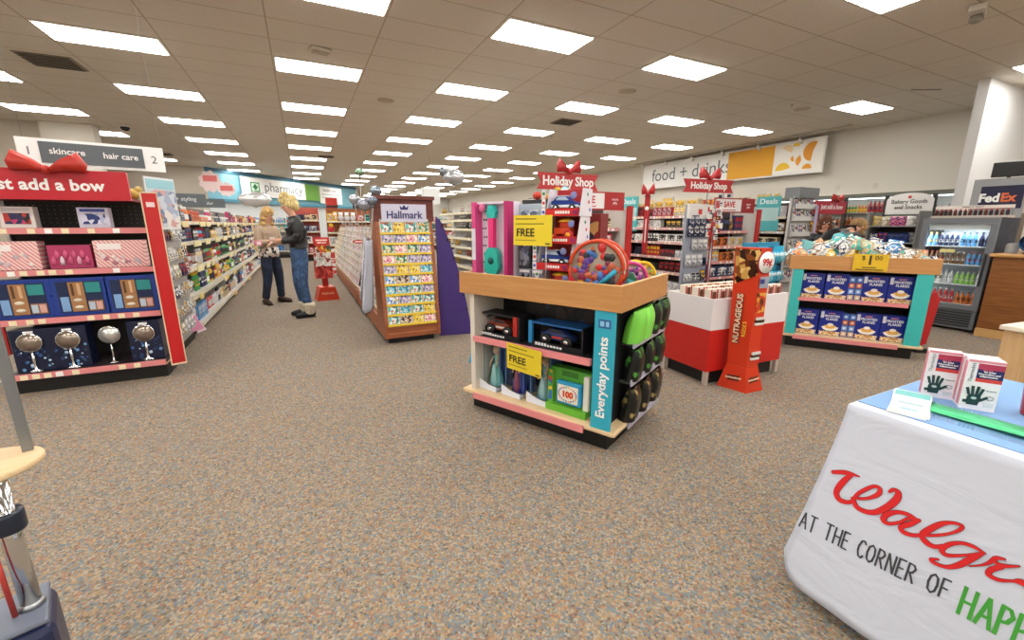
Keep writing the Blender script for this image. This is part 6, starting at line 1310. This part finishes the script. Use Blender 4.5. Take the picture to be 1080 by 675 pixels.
# blue cover on top
MB().box(1.69, 2.46, -1.25, .70, .7460, .7485, M('7ea6d4', .7)).build('blue_runner', clo)
LOGO=[
  [(-0.6897, -0.2454, 0.0113), (-0.6545, -0.228, 0.0133), (-0.6183, -0.222, 0.0035)] ,
  [(-0.64, -0.2271, 0.0119), (-0.6569, -0.2673, 0.0171), (-0.6646, -0.3051, 0.0161), (-0.6519, -0.3248, 0.0159), (-0.6287, -0.322, 0.012), (-0.6145, -0.3087, 0.0095)] ,
  [(-0.6145, -0.3087, 0.0083), (-0.6094, -0.2825, 0.0094), (-0.5935, -0.2551, 0.0103), (-0.5746, -0.2319, 0.009), (-0.5591, -0.2296, 0.01), (-0.5576, -0.2473, 0.0122), (-0.5733, -0.2709, 0.009), (-0.5941, -0.2874, 0.0069), (-0.6146, -0.2965, 0.0083)] ,
  [(-0.6163, -0.3012, 0.0118), (-0.6001, -0.3212, 0.014), (-0.5749, -0.3213, 0.0137), (-0.5511, -0.3078, 0.0145), (-0.5277, -0.2747, 0.0173), (-0.5131, -0.2404, 0.018), (-0.5136, -0.2172, 0.0138), (-0.5266, -0.215, 0.0096), (-0.5341, -0.2262, 0.0065)] ,
  [(-0.4552, -0.2724, 0.0091), (-0.4775, -0.2675, 0.0103), (-0.5023, -0.2758, 0.0106), (-0.5224, -0.2972, 0.0141), (-0.5277, -0.3179, 0.0142), (-0.5139, -0.3223, 0.0097), (-0.4909, -0.3032, 0.0073), (-0.4728, -0.2776, 0.0062), (-0.451, -0.2708, 0.008)] ,
  [(-0.4512, -0.2697, 0.009), (-0.4688, -0.2948, 0.0133), (-0.4833, -0.3148, 0.0115), (-0.4737, -0.3248, 0.0124), (-0.4534, -0.3203, 0.0101), (-0.4355, -0.3076, 0.0069)] ,
  [(-0.4355, -0.3076, 0.0069), (-0.414, -0.2942, 0.0068), (-0.3855, -0.2688, 0.0056), (-0.3684, -0.2443, 0.0073), (-0.3673, -0.2313, 0.0073), (-0.3851, -0.2342, 0.0074), (-0.4064, -0.2519, 0.0115), (-0.4284, -0.2896, 0.0147), (-0.4349, -0.3104, 0.0129), (-0.4207, -0.3229, 0.0147), (-0.4031, -0.3227, 0.0106), (-0.3889, -0.309, 0.0066)] ,
  [(-0.3122, -0.276, 0.0043), (-0.336, -0.2728, 0.0089), (-0.3584, -0.279, 0.0082), (-0.3787, -0.2983, 0.0103), (-0.3883, -0.3212, 0.0114), (-0.3797, -0.3305, 0.0103), (-0.3646, -0.3234, 0.0074), (-0.3408, -0.3038, 0.0054), (-0.3155, -0.2784, 0.0052)] ,
  [(-0.3138, -0.2772, 0.0052), (-0.3317, -0.309, 0.0124), (-0.3484, -0.3406, 0.0127), (-0.3682, -0.3626, 0.0093), (-0.3924, -0.369, 0.0086), (-0.4023, -0.3639, 0.0077), (-0.3894, -0.3538, 0.0048)] ,
  [(-0.3303, -0.3296, 0.0017), (-0.3123, -0.313, 0.0033), (-0.2997, -0.2956, 0.0064), (-0.2908, -0.2738, 0.0084), (-0.2767, -0.2665, 0.0041)] ,
  [(-0.2936, -0.2818, 0.0064), (-0.2789, -0.2865, 0.0094), (-0.2506, -0.2662, 0.003)] ,
  [(-0.2781, -0.2902, 0.0104), (-0.2918, -0.3101, 0.0106), (-0.2929, -0.3258, 0.0107), (-0.2746, -0.3256, 0.0084), (-0.2527, -0.311, 0.0051), (-0.2383, -0.3025, 0.014), (-0.2137, -0.3015, 0.012), (-0.19, -0.27, .010), (-0.205, -0.25, .008), (-.225, -.27, .010), (-.225, -.31, .012), (-.19, -.32, .01), (-.15, -.29, .006)] ,
  [(-.15, -.29, .006), (-.11, -.25, .008), (-.125, -.235, .008), (-.145, -.26, .01), (-.14, -.31, .012), (-.10, -.32, .01), (-.05, -.27, .008), (-.03, -.26, .012), (-.035, -.32, .01), (.0, -.26, .01), (.03, -.27, .012), (.02, -.32, .01), (.07, -.31, .006)],
]
def spline(P, n=7):
    out = []
    for i in range(len(P)-1):
        p0, p1, p2, p3 = P[max(i-1, 0)], P[i], P[i+1], P[min(i+2, len(P)-1)]
        for k in range(n):
            t_ = k/n; out.append(tuple(.5*((2*p1[a]) + (-p0[a]+p2[a])*t_ + (2*p0[a]-5*p1[a]+4*p2[a]-p3[a])*t_**2 + (-p0[a]+3*p1[a]-3*p2[a]+p3[a])*t_**3) for a in range(3)))
    out.append(P[-1]); return out
def ribbon_on_cloth(m, strokes, mat, off, grow=0.0):
    for si, st in enumerate(strokes):
        Q = spline(st); vs = []; fs = []; N = len(Q)
        oo = off + .0001*si
        for i, (s, v, w) in enumerate(Q):
            a, b = Q[max(i-1, 0)], Q[min(i+1, N-1)]; dx, dy = b[0]-a[0], b[1]-a[1]; l = math.hypot(dx, dy) or 1; nx, ny = -dy/l, dx/l; w = w/2 + grow
            vs += [tuple(drape(s+nx*w, v+ny*w, oo)), tuple(drape(s-nx*w, v-ny*w, oo))]
        for i in range(N-1): fs.append((2*i, 2*i+1, 2*i+3, 2*i+2))
        m.add(vs, fs, mat, False)
        for e in (0, N-1):
            s, v, w = Q[e]; w = w/2+grow; vs = [tuple(drape(s, v, oo))] + [tuple(drape(s+w*cos(a_), v+w*sin(a_), oo)) for a_ in [2*pi*k/10 for k in range(10)]]
            m.add(vs, [(0, 1+k, 1+(k+1) % 10) for k in range(10)], mat, False)
m = MB(); ribbon_on_cloth(m, LOGO, M('7a0c10', .7), .0022, .0012); lo = m.build('script_logo_outline', clo)
m = MB(); ribbon_on_cloth(m, LOGO, M('d0161a', .7), .0042); m.build('script_logo', clo)
# hand lettered capitals: each glyph is strokes in a unit box (0..w, 0..1)
GL = {'A': ([[(0, 0), (.22, 1), (.44, 0)], [(.08, .35), (.37, .35)]], .44), 'T': ([[(.0, 1), (.42, 1)], [(.21, 1), (.21, 0)]], .42), 'H': ([[(0, 0), (0, 1)], [(.36, 0), (.36, 1)], [(0, .5), (.36, .5)]], .36),
      'E': ([[(.3, 1), (0, 1), (0, 0), (.3, 0)], [(0, .52), (.25, .52)]], .3), 'C': ([[(.34, .85), (.25, 1), (.1, .95), (0, .6), (0, .35), (.1, .05), (.24, 0), (.34, .15)]], .34),
      'O': ([[(.2, 1), (.05, .85), (0, .5), (.05, .15), (.2, 0), (.35, .15), (.4, .5), (.35, .85), (.2, 1)]], .4), 'R': ([[(0, 0), (0, 1), (.22, .97), (.32, .78), (.22, .55), (0, .5)], [(.12, .5), (.34, 0)]], .34),
      'N': ([[(0, 0), (0, 1), (.36, 0), (.36, 1)]], .36), 'F': ([[(0, 0), (0, 1), (.3, 1)], [(0, .52), (.25, .52)]], .3), 'P': ([[(0, 0), (0, 1), (.22, .97), (.34, .76), (.22, .52), (0, .46)]], .34),
      'Y': ([[(0, 1), (.2, .5), (.4, 1)], [(.2, .5), (.2, 0)]], .4), '&': ([[(.4, 0), (.05, .75), (.2, 1), (.32, .8), (.02, .3), (.12, 0), (.4, .4)]], .4), 'L': ([[(0, 1), (0, 0), (.3, 0)]], .3), ' ': ([], .28)}
def letters(txt, s0, v0, s1, v1, hh, w, mat, nm, off=.0025):
    tot = sum(GL[c][1] + .17 for c in txt) - .17; m = MB(); k = (s1-s0)/(tot); x = 0; n = 0
    for c in txt:
        for st in GL[c][0]:
            P = []
            for (a, b) in st:
                s = s0 + (x+a)*k; v = v0 + (v1-v0)*((x+a)/tot) + b*hh; P.append((s, v, w))
            Q = P; vs = []
            for i in range(len(Q)-1):
                (sa, va, _), (sb, vb, _) = Q[i], Q[i+1]; l = math.hypot(sb-sa, vb-va) or 1; nx, ny = -(vb-va)/l*w/2, (sb-sa)/l*w/2; ex, ey = (sb-sa)/l*w*.3, (vb-va)/l*w*.3; n += 1; oo = off+.00005*(n % 9)
                m.add([tuple(drape(sa-ex+nx, va-ey+ny, oo)), tuple(drape(sa-ex-nx, va-ey-ny, oo)), tuple(drape(sb+ex-nx, vb+ey-ny, oo)), tuple(drape(sb+ex+nx, vb+ey+ny, oo))], [(0, 1, 2, 3)], mat)
        x += GL[c][1] + .17
    m.build(nm, clo)
letters('AT THE CORNER OF', -.742, -.487, -.352, -.455, .058, .0054, M('3a3c40', .7), 'grey_lettering')
letters('HAPPY & HEALTHY', -.322, -.472, .16, -.43, .082, .0088, M('3f9a35', .7), 'green_lettering')
# glove boxes
def glove(label, p, rz, z=.7487, back=False):
    g = thing('glove_box', label, 'box', (p[0], p[1], z), rz, 'white and red boxes of work gloves')
    w, hh, d = .084, .172, .034
    MB().box(-w/2, w/2, 0, d, 0, hh, M('e8e4ea', .4), bev=.001).build('box', g)
    MB().box(-w/2+.024, w/2, -.0008, -.0001, hh*.82, hh*.93, M('b03050')).box(-w/2+.024, w/2, -.0008, -.0001, hh*.64, hh*.82, M('1a1c5c')).box(-w/2+.024, w/2, -.0008, -.0001, hh*.57, hh*.64, M('d03a34')).box(-w/2, w/2, -.0008, -.0001, hh*.945, hh*.99, M('d88a98')).build('red_blue_panel', g)
    text('Thermedics', .0135, M('4a5568'), g, (-w/2+.0125, -.001, hh*.74), rot=(pi/2, -pi/2, 0), ext=.0003)
    text('RELIEF', .008, M('d86a80'), g, (.005, -.0012, hh*.80), ext=.0003); text('for Joint\nDiscomfort and\nInflammation', .0078, WHITE, g, (.010, -.0012, hh*.73), ext=.0003, bold=.0002)
    m = MB(); dk = M('14383c', .5); T = Matrix.Translation((-.012, -.0008, hh*.24)) 
    m.prism([(-.014, -.024), (.012, -.024), (.016, .0), (.015, .012), (-.013, .012), (-.016, 0)], -.0016, 0, dk, tf=T)
    for a, x, ln in ((.28, -.013, .024), (.1, -.0045, .030), (-.08, .004, .030), (-.26, .0115, .024)): m.box(-.0036, .0036, -.0016, 0, 0, ln, dk, tf=T @ Matrix.Translation((x, 0, .011)) @ Matrix.Rotation(-a, 4, 'Y'))
    m.box(-.004, .004, -.0016, 0, 0, .024, dk, tf=T @ Matrix.Translation((.013, 0, -.008)) @ Matrix.Rotation(.85, 4, 'Y')); m.box(-.024, -.010, -.0016, 0, -.018, -.008, dk, tf=T)
    m.ball((0, -.0017, .0), .007, M('b8c8c8'), 8, tf=T, sc=(1, .1, .7)); m.build('glove_picture', g)
    MB().tube([(.024+.009*cos(a), -.0012, hh*.27+.0065*sin(a)) for a in [2*pi*q/16 for q in range(16)]], .0008, M('4a5060'), 5, closed=True).box(.012, .036, -.0008, -.0001, hh*.40, hh*.42, M('8a98a0')).box(.012, .036, -.0008, -.0001, hh*.08, hh*.17, M('cfd4da')).build('small_print', g)
    MB().box(w/2, w/2+.0006, .004, d-.004, .01, hh-.01, M('d88a98')).box(-w/2-.0006, -w/2, .004, d-.004, .01, hh-.01, M('d88a98')).build('side_print', g)
grz = math.atan2(-.07, .04)
glove('left one of the white and red glove boxes on the blue table cover', (1.967, .592), grz)
glove('front right white and red glove box on the blue table cover', (1.95, .487), grz)
glove('glove box half hidden behind the front right glove box', (1.985, .508), grz)
# leaflets
g = thing('leaflet_stack', 'stack of white and teal leaflets at the corner of the blue cover', 'leaflets', (1.80, .60, .749), -1.257)
for i in range(6): MB().box(-.048, .048, -.115+.002*i, .12+.002*i, .0022*i, .0022*i+.0018, M('eef0f0', .6)).build('leaflet', g, rot=(0, 0, R([-2, 1.5, -1, 2, 0, .5][i])))
MB().box(-.046, .046, .06, .12, .0135, .0139, M('7cc8c8')).box(-.03, .03, -.03, -.01, .0135, .0139, M('a8c4cc')).box(-.02, .02, -.09, -.075, .0135, .0139, M('8ac0e0')).build('printed_header', g)
g = thing('green_flyer', 'long mint green flyer lying across the blue table cover', 'flyer', (1.84, .42, .7488), 0)
m = MB(); nn = 16; vs = []; fs = []
for i in range(nn+1):
    u = i/nn; y = .16 - .62*u; lift = .006 + .006*sin(u*3.1)**2
    for x_ in (-.05, .06): vs.append((x_ + .01*u, y, lift if x_ < 0 else lift*.4))
for i in range(nn): fs.append((2*i, 2*i+1, 2*i+3, 2*i+2))
m.add(vs, fs, PRINT(['4cc486', '56cc90', '46bc7e'], 30, .5, (1, .3, 1), True), True); o = m.build('sheet', g); so = o.modifiers.new('thickness', 'SOLIDIFY'); so.thickness = .001
g = thing('clear_acrylic_tray', 'clear acrylic sheet under the green flyer', 'tray', (1.81, .42, .7488)); MB().box(-.065, .105, -.5, .17, 0, .003, GLASS()).build('sheet', g)
g = thing('red_cup', 'red cup at the right edge of the blue table cover', 'cup', (2.06, .385, .7487)); MB().lathe([(.030, 0), (.032, .002), (.040, .115), (.042, .118), (.038, .118), (.029, .006)], M('c8161c', .3), 24, caps=False).lathe([(.029, .0), (.029, .004)], M('c8161c', .3), 24).build('cup', g)
# wooden side box behind
t = thing('pale_wood_display_box', 'pale wood box unit with a white top behind the glove boxes', 'display box', (4.06, .98, 0), -.12)
MB().box(0, .9, -.9, 0, 0, .68, WOOD('c09a6c', 'd0ae80', axis=2)).build('body', t); MB().box(-.02, .92, -.92, .02, .681, .71, M('e8dcc8', .4), bev=.004).build('top', t)
# ------------------------------------------------------------------ metal stand at the left foreground
t = thing('metal_stand', 'chrome pole stand with a small wooden shelf and navy base at the left edge', 'stand', (-.80, 1.44, 0), .35)
MB().box(-.32, .07, -.10, .10, 0, .305, M('20284a', .35), bev=.025).build('base', t); MB().box(-.31, .062, -.092, .092, .3055, .32, M('6a7080', .3), bev=.006).build('base_cap', t)
MB().box(-.16, -.03, -.104, -.1005, .28, .30, M('0c1020')).box(-.22, -.12, -.104, -.1005, .22, .245, M('0c1020')).build('vent_slots', t)
MB().lathe([(.021, .3205), (.021, .699)], CHROME, 20, c=(.03, .0, 0)).build('pole', t); MB().lathe([(.028, .3205), (.024, .335)], STEEL, 20, c=(.03, 0, 0)).build('collar', t)
MB().lathe([(.033, .56), (.035, .565), (.035, .61), (.033, .615)], M('1c2434', .3), 20, c=(.03, 0, 0)).box(-.09, .03, -.034, .034, .562, .613, M('1c2434', .3), bev=.01).build('clamp', t)
MB().tube([(.0, -.02, .321), (-.002, -.021, .56)], .006, M('b03a34')).build('cable', t)
MB().lathe([(.16, .70), (.163, .704), (.163, .714), (.16, .718)], PALE, 40, c=(-.045, .10, 0), flat=.75).build('shelf_disc', t)
for x, y in ((.085, .135), (-.17, .14)): MB().box(x-.011, x+.011, y-.011, y+.011, .7185, 1.75, M('8c9094', .35, .7)).build('upright', t)
MB().box(-.159, .073, .128, .136, .92, .93, GREY).build('crossbar', t)
MB().box(-.157, .03, .137, .141, .94, 1.2, M('e4e4e2')).box(-.157, .03, .137, .141, .80, .91, M('dcdcda')).build('sign_card', t)
flush_stock()
for o in bpy.data.objects:
    if o.type == 'EMPTY' and o.parent is None and len(o.children) == 0: bpy.data.objects.remove(o)
